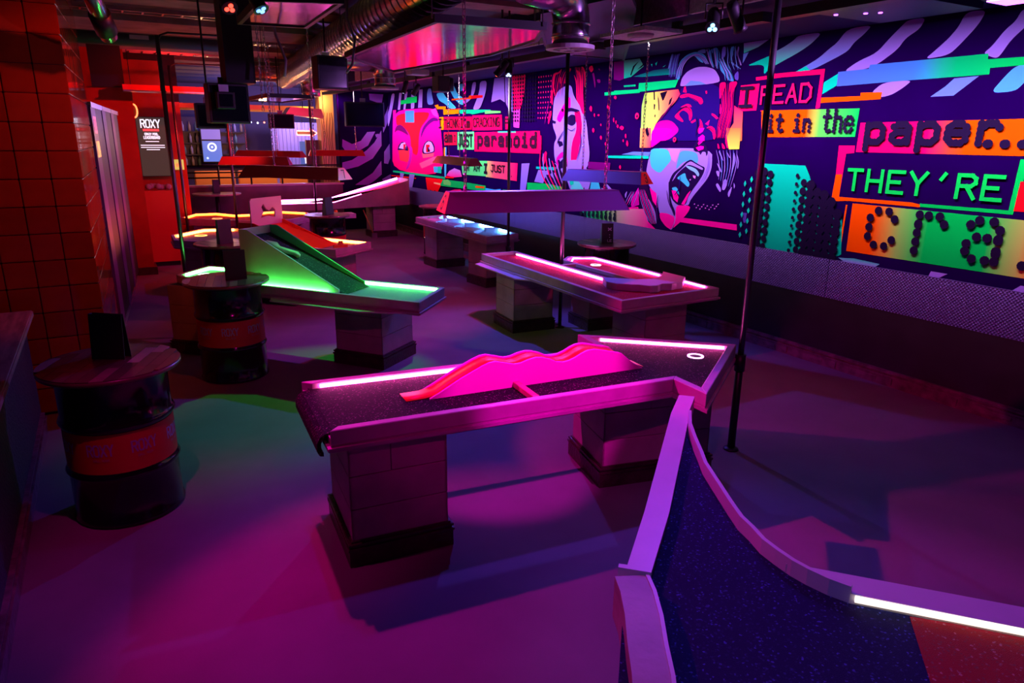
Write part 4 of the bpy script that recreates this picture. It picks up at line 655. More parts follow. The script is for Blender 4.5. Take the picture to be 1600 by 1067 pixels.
('hair_strands',(28,4,62),[(6.165,2.251),(6.111,2.279),(6.033,2.24),(6.03,2.244),(6.111,2.288),(6.169,2.254)]),
('hair_strands',(28,4,62),[(9.024,2.518),(8.883,2.533),(8.7,2.499),(8.695,2.508),(8.882,2.549),(9.029,2.527)]),
('hair_strands',(28,4,62),[(9.081,2.254),(9.21,2.14),(9.246,2.068),(9.231,2.065),(9.186,2.134),(9.068,2.25)]),
('hair_strands',(120,0,110),[(8.674,2.339),(8.621,2.075),(8.722,1.849),(8.709,1.847),(8.597,2.074),(8.66,2.339)]),
('hair_strands',(28,4,62),[(8.996,2.294),(8.864,2.246),(8.761,2.293),(8.769,2.298),(8.865,2.257),(8.989,2.3)]),
]
BACK_MURAL=[
((150,112,225),[(4.911,2.076),(5.132,1.97),(5.346,2.043),(5.511,2.243),(5.706,2.256),(5.515,1.936),(5.237,1.79),(4.988,1.783),(4.894,1.915)]),
((150,112,225),[(4.881,1.556),(5.112,1.609),(5.471,1.826),(5.675,2.009),(5.857,2.284),(5.85,1.937),(5.619,1.643),(5.258,1.462),(4.909,1.385),(4.866,1.429)]),
((150,112,225),[(5.159,1.039),(5.604,1.31),(5.827,1.587),(5.825,1.27),(5.635,1.123),(5.472,1.029)]),
((150,112,225),[(5.825,1.157),(6.106,1.303),(6.102,1.19),(6.037,1.096),(5.855,1.107)]),
((150,112,225),[(5.904,1.79),(6.073,2.012),(6.127,2.159),(6.113,1.79),(5.993,1.511),(5.893,1.53)]),
((150,112,225),[(5.591,3.097),(5.939,3.092),(5.891,2.878),(5.603,2.957)]),
((150,112,225),[(5.703,2.191),(5.783,2.21),(5.82,2.156),(5.72,2.119)]),
((150,112,225),[(6.136,3.099),(6.16,2.706),(6.054,2.523),(5.902,2.23),(5.893,2.483),(6.024,2.774)]),
]
# ================================================================== SETTING
WX = 6.05
FLOORM = mat('grey_screed_floor', (.19, .175, .19), .6, var=.10, scale=2.2, bump=.05, bscale=130, spec=.12)
CEILM = mat('dark_ceiling_paint', (.10, .085, .11), .7, var=.2, scale=1.5)
SOFFM = mat('soffit_paint', (.022, .016, .10), .8, spec=.1, var=.08, scale=1.2)
BEAMM = mat('raw_concrete_beam', (.36, .25, .20), .8, var=.35, scale=3, bump=.3, bscale=9)
fl = struct(MB().box(-1.6, 6.2, -1.8, 23, -.12, 0).build('floor', FLOORM))
ce = struct(MB().box(-1.6, 4.3, -1.8, 23, 3.5, 3.6).build('ceiling', CEILM))
so = struct(MB().box(4.3, 6.2, -1.8, 17, 3.14, 3.6).build('ceiling_soffit', SOFFM))
for k, (y0, y1, z0) in enumerate(((6.9, 7.25, 3.45), (8.25, 8.75, 3.42), (10.0, 11.1, 3.42), (12.4, 13.3, 3.42), (14.6, 15.5, 3.42))):
    MB().box(-1.6, 4.3, y0, y1, z0, 3.5).build('ceiling_beam', BEAMM, ce)
# pale perforated fascia along the soffit edge
FASC = mat('perforated_fascia', (.62, .58, .62), .5, var=.25, scale=40)
for k in range(7):
    y0 = 1.2 + k * 1.75
    MB().box(4.262, 4.30, y0, y0 + 1.70, 3.12, 3.36).build('fascia_panel', FASC, so)
# ---- right wall
WALLP = mat('mural_ground_paint', lin((26, 0, 64)), .9, spec=.0, var=.12, scale=2)
WAINS = mat('black_wainscot', (.018, .016, .022), .5, var=.3, scale=4)
wr = struct(MB().box(WX, WX + .15, -1.8, 16.75, 0, 3.14).build('wall_right', WALLP))
MB().box(WX - .02, WX, -1.8, 16.6, .12, .675).build('wainscot_board', WAINS, wr)
# tread plate strip: raised diagonal lugs, brick laid
def tread():
    m = mat('tread_plate_steel', (.20, .11, .46), .42, .5); nt = m.node_tree; b = nt.nodes['Principled BSDF']
    tc = nt.nodes.new('ShaderNodeTexCoord'); sep = nt.nodes.new('ShaderNodeSeparateXYZ'); nt.links.new(tc.outputs['Object'], sep.inputs[0])
    def mth(op, a, c=None):
        n = nt.nodes.new('ShaderNodeMath'); n.operation = op
        for i, q in enumerate((a, c)):
            if q is None: continue
            if isinstance(q, (int, float)): n.inputs[i].default_value = q
            else: nt.links.new(q, n.inputs[i])
        return n.outputs[0]
    u = mth('MULTIPLY', mth('ADD', sep.outputs[1], sep.outputs[2]), 105); v = mth('MULTIPLY', mth('SUBTRACT', sep.outputs[1], sep.outputs[2]), 105)
    p = mth('MULTIPLY', mth('SINE', u), mth('SINE', v)); q = mth('MAXIMUM', mth('ABSOLUTE', p), 0)
    q = mth('POWER', q, 1.5)
    bp = nt.nodes.new('ShaderNodeBump'); bp.inputs['Strength'].default_value = 1; bp.inputs['Distance'].default_value = .012; nt.links.new(q, bp.inputs['Height']); nt.links.new(bp.outputs[0], b.inputs['Normal'])
    return m
TREAD = tread()
for k in range(9):
    y0 = -1.8 + k * 2.05
    MB().box(WX - .026, WX, y0, min(y0 + 2.042, 16.6), .675, 1.05).build('tread_plate', TREAD, wr)
BASE = mat('dark_moulded_skirting', (.17, .09, .11), .28, var=.5, scale=11, bump=.4, bscale=16, coat=.3)
br = MB()
for z0, z1, d in ((0, .085, .035), (.085, .10, .042), (.10, .118, .03), (.118, .13, .045), (.13, .142, .028)): br.box(WX - .02 - d, WX, -1.8, 16.6, z0, z1)
br = struct(br.build('baseboard_right', BASE))
for k in range(26):      # carved blocks along the skirting
    y0 = 1.2 + k * .58
    q = MB().box(WX - .062, WX - .02, y0, y0 + .05, .02, .08); q.box(WX - .060, WX - .02, y0 + .16, y0 + .36, .035, .065); q.build('carved_block', BASE, br)
# ---- back wall with swirl, low wall, far room
wb = struct(MB().box(4.86, WX + .15, 16.6, 16.75, 0, 3.5).build('wall_back', WALLP))
lw = struct(MB().box(1.42, 4.86, 16.6, 16.74, 0, 1.06).build('wall_low', mat('dark_partition', (.16, .10, .14), .5, var=.2, scale=3)))
MB().box(1.40, 4.88, 16.56, 16.78, 1.06, 1.10).build('coping', mat('partition_cap', (.5, .42, .42), .4), lw)
wf = struct(MB().box(-1.6, 7.5, 22.2, 22.35, 0, 3.5).build('wall_far', mat('far_wall_paint', (.10, .08, .16), .7)))
struct(MB().box(7.2, 7.35, 16.75, 22.2, 0, 3.5).build('wall_far_right', mat('far_wall_paint')))
struct(MB().box(6.2, 7.35, 16.75, 22.3, -.12, 0).build('floor_far', FLOORM))
struct(MB().box(4.3, 7.35, 17, 22.3, 3.5, 3.6).build('ceiling_far', CEILM))
struct(MB().box(-1.6, -1.45, -1.8, 22.2, 0, 3.5).build('wall_left_outer', mat('dark_wall', (.03, .025, .03), .7)))
struct(MB().box(-1.6, 6.2, -1.95, -1.8, 0, 3.5).build('wall_rear', mat('dark_wall')))
# ---- left wall with ledge and dark window
LW = mat('dark_mosaic_wall', (.035, .03, .04), .5, bump=.8, bscale=45)
wl = struct(MB().box(-1.45, -.64, -1.8, 6.05, 0, .86).build('wall_left', LW))
LEDGE = mat('worn_wood_ledge', (.42, .26, .20), .4, var=.35, scale=5, stretch=(6, 1, 1))
struct(bevel(MB().box(-1.02, -.575, -1.8, 6.05, .86, .905).build('trim_1', LEDGE), .008, 2))
wd = struct(MB().box(-1.06, -1.02, -1.8, 6.05, .905, 3.5).build('window_1', mat('dark_window_glass', (.01, .01, .015), .08)))
for yy in (1.0, 3.2, 5.2): MB().box(-1.03, -.98, yy, yy + .07, .905, 3.4).build('window_frame', BLACK, wd)
bl = MB()
for z0, z1, d in ((0, .09, .03), (.09, .105, .036), (.118, .13, .026)): bl.box(-.64, -.64 + d, -1.8, 6.0, z0, z1)
struct(bl.build('baseboard_left', BASE))
# ---- tiled column: every tile a piece
TILE = [mat('glazed_tile_red_%d' % i, c, .09, var=.12, scale=6, coat=.5) for i, c in enumerate(((.50, .062, .010), (.45, .05, .008), (.56, .075, .012)))]
GROUT = mat('dark_grout', (.05, .012, .008), .8)
def tile_mesh(nm, w, h, m):
    mb = MB().box(-w / 2, w / 2, -.006, .006, -h / 2, h / 2); o = bevel(mb.build(nm, m), .005, 2); me = o.data; bpy.data.objects.remove(o); return me
TM = [tile_mesh('tile', .196, .196, t) for t in TILE]
def tiled_face(parent, p, q, z0, rows, tile=.2):
    p = Vector(p); q = Vector(q); d = (q - p); n = int(d.length / tile + .5); t = d.length / n; u = d.normalized(); ang = math.atan2(u.y, u.x); off = rootloc(parent)
    for i in range(n):
        for j in range(rows):
            o = bpy.data.objects.new('tile', random.choice(TM)); COL.objects.link(o); o.parent = parent
            c = p + u * (t * (i + .5)); o.location = Vector((c.x, c.y, z0 + tile * (j + .5))) - off
            o.rotation_euler = (random.uniform(-.006, .006), 0, ang + random.uniform(-.006, .006)); o.scale = (t / tile, 1, 1)
tc1 = thing('tiled_column', 'square column covered in glossy orange-red glazed tiles behind the nearest barrel', 'column', (-.55, 7.3, 0))
MB().prism([(-1.44, 6.312), (-.152, 6.312), (-.062, 8.36), (-1.44, 8.36)], 0, 3.5).build('core', GROUT, tc1)
tiled_face(tc1, (-1.14, 6.305), (-.14, 6.305), .02, 17)
tiled_face(tc1, (-.145, 6.31), (-.055, 8.36), .02, 17)
tag(tc1, tc1['label'], 'column')
# second column, third pier, leaderboard wall
C2M = mat('red_lacquer_panel', (.42, .03, .012), .2, var=.2, scale=3, coat=.3)
c2 = thing('panelled_pier', 'plain red pier standing past the dark machines', 'pier', (.3, 12.5, 0))
MB().box(-1.2, .52, 12.4, 12.75, .1, 2.80).build('shaft', C2M, c2); MB().box(-1.2, .56, 12.36, 12.79, 0, .12).build('plinth', PLINTH, c2)
MB().box(.02, .44, 12.32, 12.40, 2.80, 3.5).build('black_box', BLACK, c2)
c3 = struct(MB().box(.52, 1.03, 13.62, 13.75, 0, 3.3).build('wall_leaderboard', C2M))
p3 = thing('red_pier', 'narrow bright red pier at the edge of the leaderboard screen', 'pier', (1.16, 14.1, 0))
MB().box(1.03, 1.30, 13.95, 14.25, .1, 2.68).build('shaft', mat('bright_red_panel', (.62, .03, .012), .25), p3); MB().box(1.01, 1.32, 13.93, 14.27, 0, .1).build('plinth', PLINTH, p3)
struct(MB().box(-1.45, .52, 13.62, 13.75, 0, 3.5).build('wall_left_back', C2M))
struct(MB().box(.52, 1.30, 13.95, 14.2, 2.68, 3.5).build('trim_2', mat('dark_wall')))
# ---- mural
VP = vcol('mural_paint', .75); VP.node_tree.nodes['Principled BSDF'].inputs['Specular IOR Level'].default_value = .03
mu = thing('wall_mural', 'neon pop-art mural of screaming faces and lettering painted on the long wall', 'mural', (WX - .002, 8, 1.08))
def clip(poly, ax, lo, hi):
    for sgn, lim in ((1, lo), (-1, hi)):
        out = []
        for i in range(len(poly)):
            a, b = poly[i - 1], poly[i]; da = sgn * (a[ax] - lim); db = sgn * (b[ax] - lim)
            if (da < 0) != (db < 0):
                t = da / (da - db); out.append((a[0] + (b[0] - a[0]) * t, a[1] + (b[1] - a[1]) * t))
            if db >= 0: out.append(b)
        poly = out
        if len(poly) < 3: return []
    return poly
def ramp(stops, t):
    for (a, ca), (b, cb) in zip(stops, stops[1:]):
        if t <= b: k = max(0, min(1, (t - a) / (b - a + 1e-9))); return tuple(x + (y - x) * k for x, y in zip(ca, cb))
    return stops[-1][1]
LAYER = [0]
def chaikin(p, n=2):
    for _ in range(n):
        q = []
        for a, b in zip(p, p[1:] + p[:1]): q += [(a[0] * .8 + b[0] * .2, a[1] * .8 + b[1] * .2), (a[0] * .2 + b[0] * .8, a[1] * .2 + b[1] * .8)]
        p = q
    return p
def paint_run(name, shapes, mb, cols):
    for col, pts in shapes:
        if name in ('hair_strands', 'paint_flecks') or (name in ('painted_face', 'swirl_stripes') and len(pts) > 5): pts = chaikin(list(pts))
        LAYER[0] += 1; x = WX - .002 - .00006 * LAYER[0]
        zz = [p[1] for p in pts]; yy = [p[0] for p in pts]
        if isinstance(col[0], str):
            if col[0] == 't': ax, st, a, b = 1, [(0, lin(col[1])), (1, lin(col[2]))], max(zz), min(zz)
            else: ax, st, a, b = 0, [(t, lin(c)) for t, c in col[1]], max(yy), min(yy)
            N = 14
            for k in range(N):
                l, h = sorted((a + (b - a) * k / N, a + (b - a) * (k + 1) / N)); q = clip(list(pts), ax, l, h)
                if len(q) > 2:
                    mb.add([(x, p[0], p[1]) for p in q], [tuple(range(len(q)))]); cols.append([ramp(st, (p[ax] - a) / (b - a)) for p in q])
        else:
            mb.add([(x, p[0], p[1]) for p in pts], [tuple(range(len(pts)))]); c = lin(col); cols.append([c] * len(pts))
i = 0
while i < len(MURAL):
    j = i
    while j < len(MURAL) and MURAL[j][0] == MURAL[i][0]:
        j += 1
        if MURAL[i][0] not in ('painted_face', 'hair_strands', 'paint_flecks'): break
    mb = MB(); cols = []; paint_run(MURAL[i][0], [(c, p) for _, c, p in MURAL[i:j]], mb, cols)
    # colours follow the face order; a face from_pydata drops would break it, so keep them simple
    mb.build(MURAL[i][0], VP, mu, cols); i = j
XL = WX - .002 - .00006 * LAYER[0]
def wall_text(polys, col, name='lettering', lift=.0006):
    m = mat('letter_paint_%02x%02x%02x' % col, lin(col), .75, spec=.1)
    text_mesh(name, polys, lambda u, zz, k: (XL - lift - k, -u, zz), m, mu, stuff=name != 'letter')
DK = (22, 1, 46)
def wt(t, ya, yb, z0, z1, wd, col=DK, dots=0, gap=1.4):
    adv = 4 + gap; sx = (ya - yb) / (adv * len(t) - gap)
    for i, ch in enumerate(t): wall_text(glyph_polys(ch, -ya + i * adv * sx, -ya + (i * adv + 4) * sx, z0, z1, wd, dots, gap), col, 'letter')
wt('I', 5.75, 5.46, 2.50, 2.68, .035, DK)
wt('READ', 5.40, 4.80, 2.52, 2.68, .026, (255, 0, 95), 0, 1.6)
wt('it', 5.29, 5.08, 2.245, 2.40, .019, DK, .036, 1.2); wt('in', 4.96, 4.76, 2.245, 2.40, .019, DK, .036, 1.2); wt('the', 4.62, 4.30, 2.24, 2.43, .018, DK, .034, .9)
wt('paper', 4.17, 3.02, 2.15, 2.37, .031, DK, .034, 1.0); wt('...', 3.16, 2.80, 2.145, 2.3, .034, DK, .2, .4)
wt("THEY'RE", 4.27, 2.94, 1.725, 1.90, .032, (0, 215, 80), 0, 2.0)
wt('craz', 4.03, 2.42, 1.25, 1.71, .037, DK, .078, 1.6)
wt('I', 13.68, 13.44, 2.33, 2.49, .03); wt('THINK', 13.35, 12.72, 2.33, 2.48, .024, (36, 0, 24)); wt("I'm", 12.62, 12.22, 2.33, 2.48, .03, (36, 0, 30), 0, .8)
wt('CRACKING', 12.06, 11.07, 2.34, 2.48, .022, (36, 0, 30)); wt('P', 10.90, 10.74, 2.33, 2.45, .022, (36, 0, 30)); wt('am', 13.36, 13.0, 2.06, 2.25, .04, (36, 0, 30)); wt('I', 12.92, 12.83, 2.07, 2.18, .02, (36, 0, 24))
wt('JUST', 12.70, 12.11, 1.99, 2.19, .042, (8, 20, 30)); wt('paranoid', 11.90, 9.84, 2.02, 2.22, .034, (50, 0, 40), .04, 1.3)
wt('OR', 12.47, 12.26, 1.55, 1.64, .022, (10, 30, 40)); wt('AM', 12.06, 11.83, 1.55, 1.64, .022, (10, 30, 40)); wt('I', 11.66, 11.5, 1.54, 1.68, .045, (30, 0, 40)); wt('JUST', 11.37, 10.86, 1.57, 1.68, .024, (36, 0, 24)); wt('...', 10.78, 10.6, 1.52, 1.6, .02, (36, 0, 30))
# circles: halftone dots, pupils
dots = []
def disc(y, zz, r): dots.append([(-y + r * math.cos(t * math.pi / 6), zz + r * math.sin(t * math.pi / 6)) for t in range(12)])
for i in range(13):
    y = 5.34 - i * .084
    for j in range(11):
        zz = 1.07 + j * .083 + (i % 2) * .02
        c = abs(y - 4.99); r = .045 if c > .26 else (.036 if c > .18 else (.02 if c > .11 else 0))
        if y < 4.75: r = .05
        if zz > 1.90 - max(0, 4.9 - y) * .6: r = 0
        if r: disc(y, zz, r * random.uniform(.9, 1.08))
wall_text(dots, DK, 'halftone_dots', .0004); dots = []
for i in range(18):
    for j in range(15):
        y = 10.75 - i * .078; zz = 2.42 + j * .058
        if y < 9.45 or zz > 3.2: continue
        r = .011 + .013 * abs(math.sin(i * .55 + j * .18))
        if y < 9.86: continue
        disc(y, zz, r)
wall_text(dots, DK, 'halftone_dots', .0004); dots = []
for i in range(6):
    for j in range(9): disc(9.80 - i * .07, 2.45 + j * .075, .014)
wall_text(dots, (235, 0, 110), 'halftone_dots', .0004); dots = []
for i in range(9):
    for j in range(3): disc(8.55 - i * .10, 1.10 + j * .055, .034 - .007 * j)
wall_text(dots, (20, 30, 50), 'halftone_dots', .0004); dots = []
for y, zz, r in ((7.39, 2.435, .04), (6.66, 2.15, .03)): disc(y, zz, r)
wall_text(dots, (255, 0, 95), 'painted_pupils', .0005); dots = []
for y, zz, r in ((7.385, 2.43, .018), (6.66, 2.15, .012), (9.12, 2.55, .025)): disc(y, zz, r)
wall_text(dots, DK, 'painted_pupils', .0008); dots = []
for i in range(6):       # pale diamonds left of the dot panel
    for j in range(2): y = 5.50 - j * .085; zz = 1.15 + i * .11 + j * .05; dots.append([(-y - .02, zz), (-y, zz - .034), (-y + .02, zz), (-y, zz + .034)])
wall_text(dots, (0, 200, 170), 'halftone_dots', .0004)
bmu = thing('back_mural', 'pale violet swirl stripes painted on the dark end wall', 'mural', (5.4, 16.598, 1.2))
mb = MB(); cols = []
for k, (c, p) in enumerate(BACK_MURAL):
    mb.add([(x, 16.597 - .0002 * k, zz) for x, zz in p], [tuple(range(len(p)))]); cols.append([lin(c)] * len(p))
mb.build('swirl_stripes', VP, bmu, cols)
# ================================================================== GOLF TABLES
RT, PS, RB = .78, .745, .70
def frame2(p, q):
    d = (Vector(q[:2]) - Vector(p[:2])); L = d.length; u = d / L; return u, Vector((-u.y, u.x)), L
def pillar(t, c, u, lu, lv, h=.68):
    """block pillar on a moulded plinth: c = near corner, u = direction of the first side, second side to the left of u"""
    u = Vector(u).normalized(); v = Vector((-u.y, u.x)); c = Vector(c)
    core = MB().obox(c + u * .012 + v * .012, u, lu - .024, v, lv - .024, .02, h).build('pillar', DARKGAP, t)
    rows = [(.13, .315), (.319, .50), (.504, h)]
    for (o, d, n, L) in ((c, u, v, lu), (c + u * lu, v, -u, lv), (c + u * lu + v * lv, -u, -v, lu), (c + v * lv, -v, u, lv)):
        for k, (z0, z1) in enumerate(rows):
            if L > .5 and k == 2:
                a = L * .42; bevel(MB().obox(o, d, a - .002, n, .014, z0, z1).build('panel', PANELM, core), .002); bevel(MB().obox(o + d * (a + .002), d, L - a - .002, n, .014, z0, z1).build('panel', PANELM, core), .002)
            else: bevel(MB().obox(o, d, L, n, .014, z0, z1).build('panel', PANELM, core), .002)
    pl = MB()
    for e, z0, z1 in ((.022, 0, .095), (.028, .095, .108), (.016, .108, .12), (.024, .12, .132), (.01, .132, .142)): pl.obox(c - u * e - v * e, u, lu + 2 * e, v, lv + 2 * e, z0, z1)
    pl.build('plinth', PLINTH, core)
def table_top(t, outline, rails, turfm, railm=None, w=.05, deckm=None, rt=RT):
    inn = inset(outline, w)
    fix(MB().prism(inset(outline, -.014), .672, .690).build('deck_lip', deckm or PLY, t))
    fix(MB().prism(inset(outline, .004), .66, .733).build('deck', deckm or PLY, t))
    fix(MB().prism(inset(outline, w * .6), .733, PS).build('playing_surface', turfm, t))
    n = len(outline)
    for i in rails:
        j = (i + 1) % n
        o = MB().prism([outline[i], outline[j], inn[j], inn[i]], RB, rt).build('rail', railm or RAIL, t); bevel(o, .004)
    return inn
def strip(t, path, m, z=.762, wd=.02, h=.02):
    mb = MB(); q = [Vector((p[0], p[1], p[2] if len(p) > 2 else z)) for p in path]
    mb.tube(q, wd / 2, 8, True, True)
    return mb.build('led_strip', m, t)
def cup(t, c, m, r=.055, z=PS):
    MB().ring(c, z - .004, z + .006, r * .74, r, 32).build('cup_ring', m, t)
    MB().lathe([(r * .76, z - .06), (r * .76, z + .0015)], c, 24).build('cup', mat('cup_dark', (.02, .01, .02), .5), t)
LPINK = led('neon_pink', (1, .085, .46), 32); LVIO = led('neon_violet', (.72, .22, 1), 7); LORG = led('neon_orange', (1, .15, .02), 36); LGRN = led('neon_green', (.06, 1, .11), 40)
LBLU = led('neon_white_blue', (.08, .30, 1), 60); LRED = led('neon_amber', (1, .10, .006), 16); LMAG = led('neon_magenta', (1, .085, .60), 28); LWRM = led('neon_warm_white', (.85, .72, .60), 1.8)
T_DARK = turf('dark_glitter_turf', (.016, .006, .018), (.40, .14, .32)); T_BLUE = turf('blue_glitter_turf', (.014, .010, .13), (.12, .14, .85)); T_RED = turf('red_turf', (.62, .02, .06), (.9, .3, .45))
T_GRN = turf('dark_green_turf', (.03, .10, .045), (.2, .6, .25)); T_GREY = turf('grey_turf', (.52, .52, .55), (.8, .8, .85))
FPINK = mat('fluorescent_pink_board', (.95, .03, .72), .5); FRED = mat('fluorescent_red_track', (.95, .025, .01), .45); FORG = mat('orange_ramp_paint', (.95, .10, .015), .5); FGR2 = mat('green_lit_ramp_ply', (.05, .85, .16), .5); FGRN = mat('pale_ramp_ply', (.60, .62, .55), .5, var=.12, scale=4)
# ---------------------------------------------------------------- wavy pink table (nearest full table)
t = thing('golf_table', 'pink-lit putting table with a wavy ramp and angled far end, nearest the camera', 'golf table', (2.1, 3.3, 0), 'putting tables in the room')
A, G, F, E_, D, Cc, B = (.84, 3.93), (2.81, 3.68), (2.86, 4.04), (3.70, 3.31), (2.79, 2.67), (2.80, 2.95), (.79, 3.15)
o1 = [A, G, F, E_, D, Cc, B]
inn = table_top(t, o1, [0, 1, 2, 3, 4, 5], T_DARK)
strip(t, [(.93, 3.855), (1.98, 3.722)], LPINK); strip(t, [(2.955, 3.89), (3.60, 3.325)], LPINK)
cup(t, (3.32, 3.31), led('neon_ring_pink', (1, .30, .85), 4))
# rolled turf lip on the open end
u, n, L = frame2(B, A); lip = MB(); ins = [Vector((B[0] + .0, B[1] + .06)), Vector((A[0], A[1] - .06))]
prof = [(.03, PS), (-.01, PS - .004), (-.035, PS - .02), (-.05, PS - .05), (-.052, PS - .09), (-.04, PS - .115), (-.02, PS - .12), (-.02, PS - .10), (-.03, PS - .085), (-.03, PS - .05), (-.01, PS - .015), (.03, PS - .012)]
vs = []; m_ = len(prof)
for e in ins:
    for (x, zz) in prof: vs.append((e.x + x, e.y, zz))
lip.add(vs, [tuple(range(m_)), tuple(reversed(range(m_, 2 * m_)))] + [(i, (i + 1) % m_, m_ + (i + 1) % m_, m_ + i) for i in range(m_)])
fix(lip.build('turf_lip', T_DARK, t))
wave = [(0, .747), (.06, .775), (.185, .841), (.318, .9), (.36, .914), (.40, .918), (.46, .902), (.519, .886), (.56, .888), (.61, .902), (.66, .910), (.70, .905), (.754, .888), (.80, .866), (.842, .858), (.885, .863), (.93, .878), (.97, .897), (1.01, .911), (1.06, .914), (1.11, .903), (1.194, .882), (1.24, .872), (1.261, .863), (1.30, .83), (1.342, .794), (1.424, .747)]
wp, wq = Vector((1.42, 3.40)), Vector((2.86, 3.28)); wu = (wq - wp).normalized(); wn = Vector((-wu.y, wu.x))
for k, off in enumerate((0, .15)):
    pts = [(*(wp + wu * s + wn * off), zz) for s, zz in wave] ; pts = [(*(wp + wn * off), PS - .002), *pts, (*(wp + wu * 1.424 + wn * off), PS - .002)]
    bevel(fix(MB().extr(pts, (*(wn * .015), 0)).build('wave_side', FPINK, t)), .002)
tr = MB(); vs = []
for s, zz in [(-.13, PS + .004), (-.02, PS + .006)] + [(s, zz - .010) for s, zz in wave if zz > .77] + [(1.44, PS + .006)]:
    for o_ in (.016, .149): vs.append((*(wp + wu * s + wn * o_), zz))
k = len(vs) // 2; tr.add(vs, [(2 * i, 2 * i + 2, 2 * i + 3, 2 * i + 1) for i in range(k - 1)], True)
ob = tr.build('track', FRED, t); md = ob.modifiers.new('thick', 'SOLIDIFY'); md.thickness = .004; md.offset = -1
bevel(MB().obox(wp + wu * .55 - wn * .27, wn, .27, -wu, .04, PS, PS + .035).build('brace_block', mat('pink_brace', (.85, .12, .25), .5), t), .003)
pillar(t, (.875, 3.165), (1, -.09), .52, .55); pillar(t, (2.53, 3.25), (1, -.22), .77, .50)
# ---------------------------------------------------------------- purple corner table at lower right
t = thing('golf_table', 'violet-lit putting table with curved pale rails and blue glitter turf in the lower right corner', 'golf table', (2.0, 1.2, 0), 'putting tables in the room')
curve = [(2.48, 2.49), (2.36, 2.36), (2.26, 2.22), (2.18, 2.10), (2.11, 2.0), (2.03, 1.85), (1.95, 1.70), (1.90, 1.60), (1.88, 1.53), (1.85, 1.45), (1.84, 1.38), (1.835, 1.31), (1.84, 1.25), (1.855, 1.18), (1.88, 1.12)]
surf = [(2.64, 2.73), (2.60, 2.66)] + curve + [(2.22, .76), (2.75, .10), (2.2, -.5), (1.2, -.5), (.62, .55), (1.0, 1.17), (1.30, 1.52), (1.64, 1.82), (2.42, 2.54)]
fix(MB().prism(surf, .70, PS - .012).build('deck', PLY, t))
fix(MB().prism(surf, PS - .012, PS).build('playing_surface', T_BLUE, t))
fix(MB().prism([(1.985, .985), (2.17, .80), (2.7, .1), (2.2, -.45), (1.5, -.45), (1.71, .74)], PS, PS + .003).build('red_felt', T_RED, t))
def bent_rail(nm, pts, wdt, z0, z1, m, side=1):
    a = [Vector(p) for p in pts]; b = []
    for i, p in enumerate(a):
        d = (a[min(i + 1, len(a) - 1)] - a[max(i - 1, 0)]).normalized(); b.append(p + Vector((-d.y, d.x)) * wdt * side)
    mb = MB()
    k = len(a); vs = [(p.x, p.y, z0) for p in a] + [(p.x, p.y, z1) for p in a] + [(p.x, p.y, z0) for p in b] + [(p.x, p.y, z1) for p in b]
    fs = []
    for i in range(k - 1): fs += [(i, i + 1, k + i + 1, k + i), (2 * k + i + 1, 2 * k + i, 3 * k + i, 3 * k + i + 1), (k + i, k + i + 1, 3 * k + i + 1, 3 * k + i), (i + 1, i, 2 * k + i, 2 * k + i + 1)]
    fs += [(0, k, 3 * k, 2 * k), (k - 1, 2 * k + k - 1, 3 * k + k - 1, k + k - 1)]
    mb.add(vs, fs); return fix(mb.build(nm, m, t))
WHT = mat('white_bent_rail', (.62, .56, .64), .4, var=.05, scale=6)
bent_rail('curved_rail', curve, .016, .69, RT + .025, WHT, 1)
MB().prism([(2.64, 2.73), (2.70, 2.67), (2.48, 2.49), (2.40, 2.405), (1.715, 1.775), (1.36, 1.475), (1.30, 1.53), (1.64, 1.83), (2.42, 2.55)], .69, RT).build('rail', WHT, t)
q = [(1.345, 1.475), (1.31, 1.40), (1.25, 1.30), (1.18, 1.20), (1.115, 1.10), (1.04, 1.0), (.96, .88)]
o = bent_rail('side_rail', q, .10, .66, RT + .03, PLY, -1)
bent_rail('curved_rail', q, .012, .68, RT + .034, WHT, 1)
MB().prism([(1.30, 1.555), (1.375, 1.48), (1.36, 1.465), (1.285, 1.54)], .66, RT + .04).build('rail_cap', WHT, t)
fix(MB().prism([(1.835, 1.33), (1.88, 1.12), (2.76, .10), (2.86, .17), (1.86, 1.31)], .69, RT).build('rail', WHT, t))
strip(t, [(1.885, 1.105), (2.30, .635), (2.72, .12)], LWRM, .768, .022)
pillar(t, (1.45, .35), (1, .2), .6, .55, .70)
# ---------------------------------------------------------------- green table with the ramp
t = thing('golf_table', 'green-lit putting table with a steep trough ramp behind the barrel', 'golf table', (1.5, 6.9, 0), 'putting tables in the room')
o3 = [(.56, 7.60), (.51, 7.78), (.87, 8.20), (1.02, 8.03), (2.68, 5.99), (2.22, 5.50)]
table_top(t, o3, [0, 1, 2, 3, 4, 5], T_GREY, w=.04)
strip(t, [(.60, 7.82), (.875, 8.12), (1.0, 7.98)], LGRN, wd=.03); strip(t, [(2.03, 6.72), (2.61, 6.01)], LGRN, wd=.03)
cup(t, (.79, 7.83), led('neon_ring_green', (.55, 1, .6), 4), .07)
d3 = Vector((.627, -.779)); n3 = Vector((.779, .627)); f0 = Vector((1.05, 7.12)); wd3 = .44; L3 = 1.10
def P3(s, o_, zz): p = f0 + d3 * s + n3 * o_; return (p.x, p.y, zz)
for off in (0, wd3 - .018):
    bevel(fix(MB().extr([P3(0, off, PS), P3(L3, off, PS), P3(L3, off, PS + .05), P3(.10, off, 1.285), P3(0, off, 1.285)], (*(n3 * .018), 0)).build('ramp_side', FGRN if off == 0 else FGR2, t)), .002)  # green light in the trough is put into the far board's colour
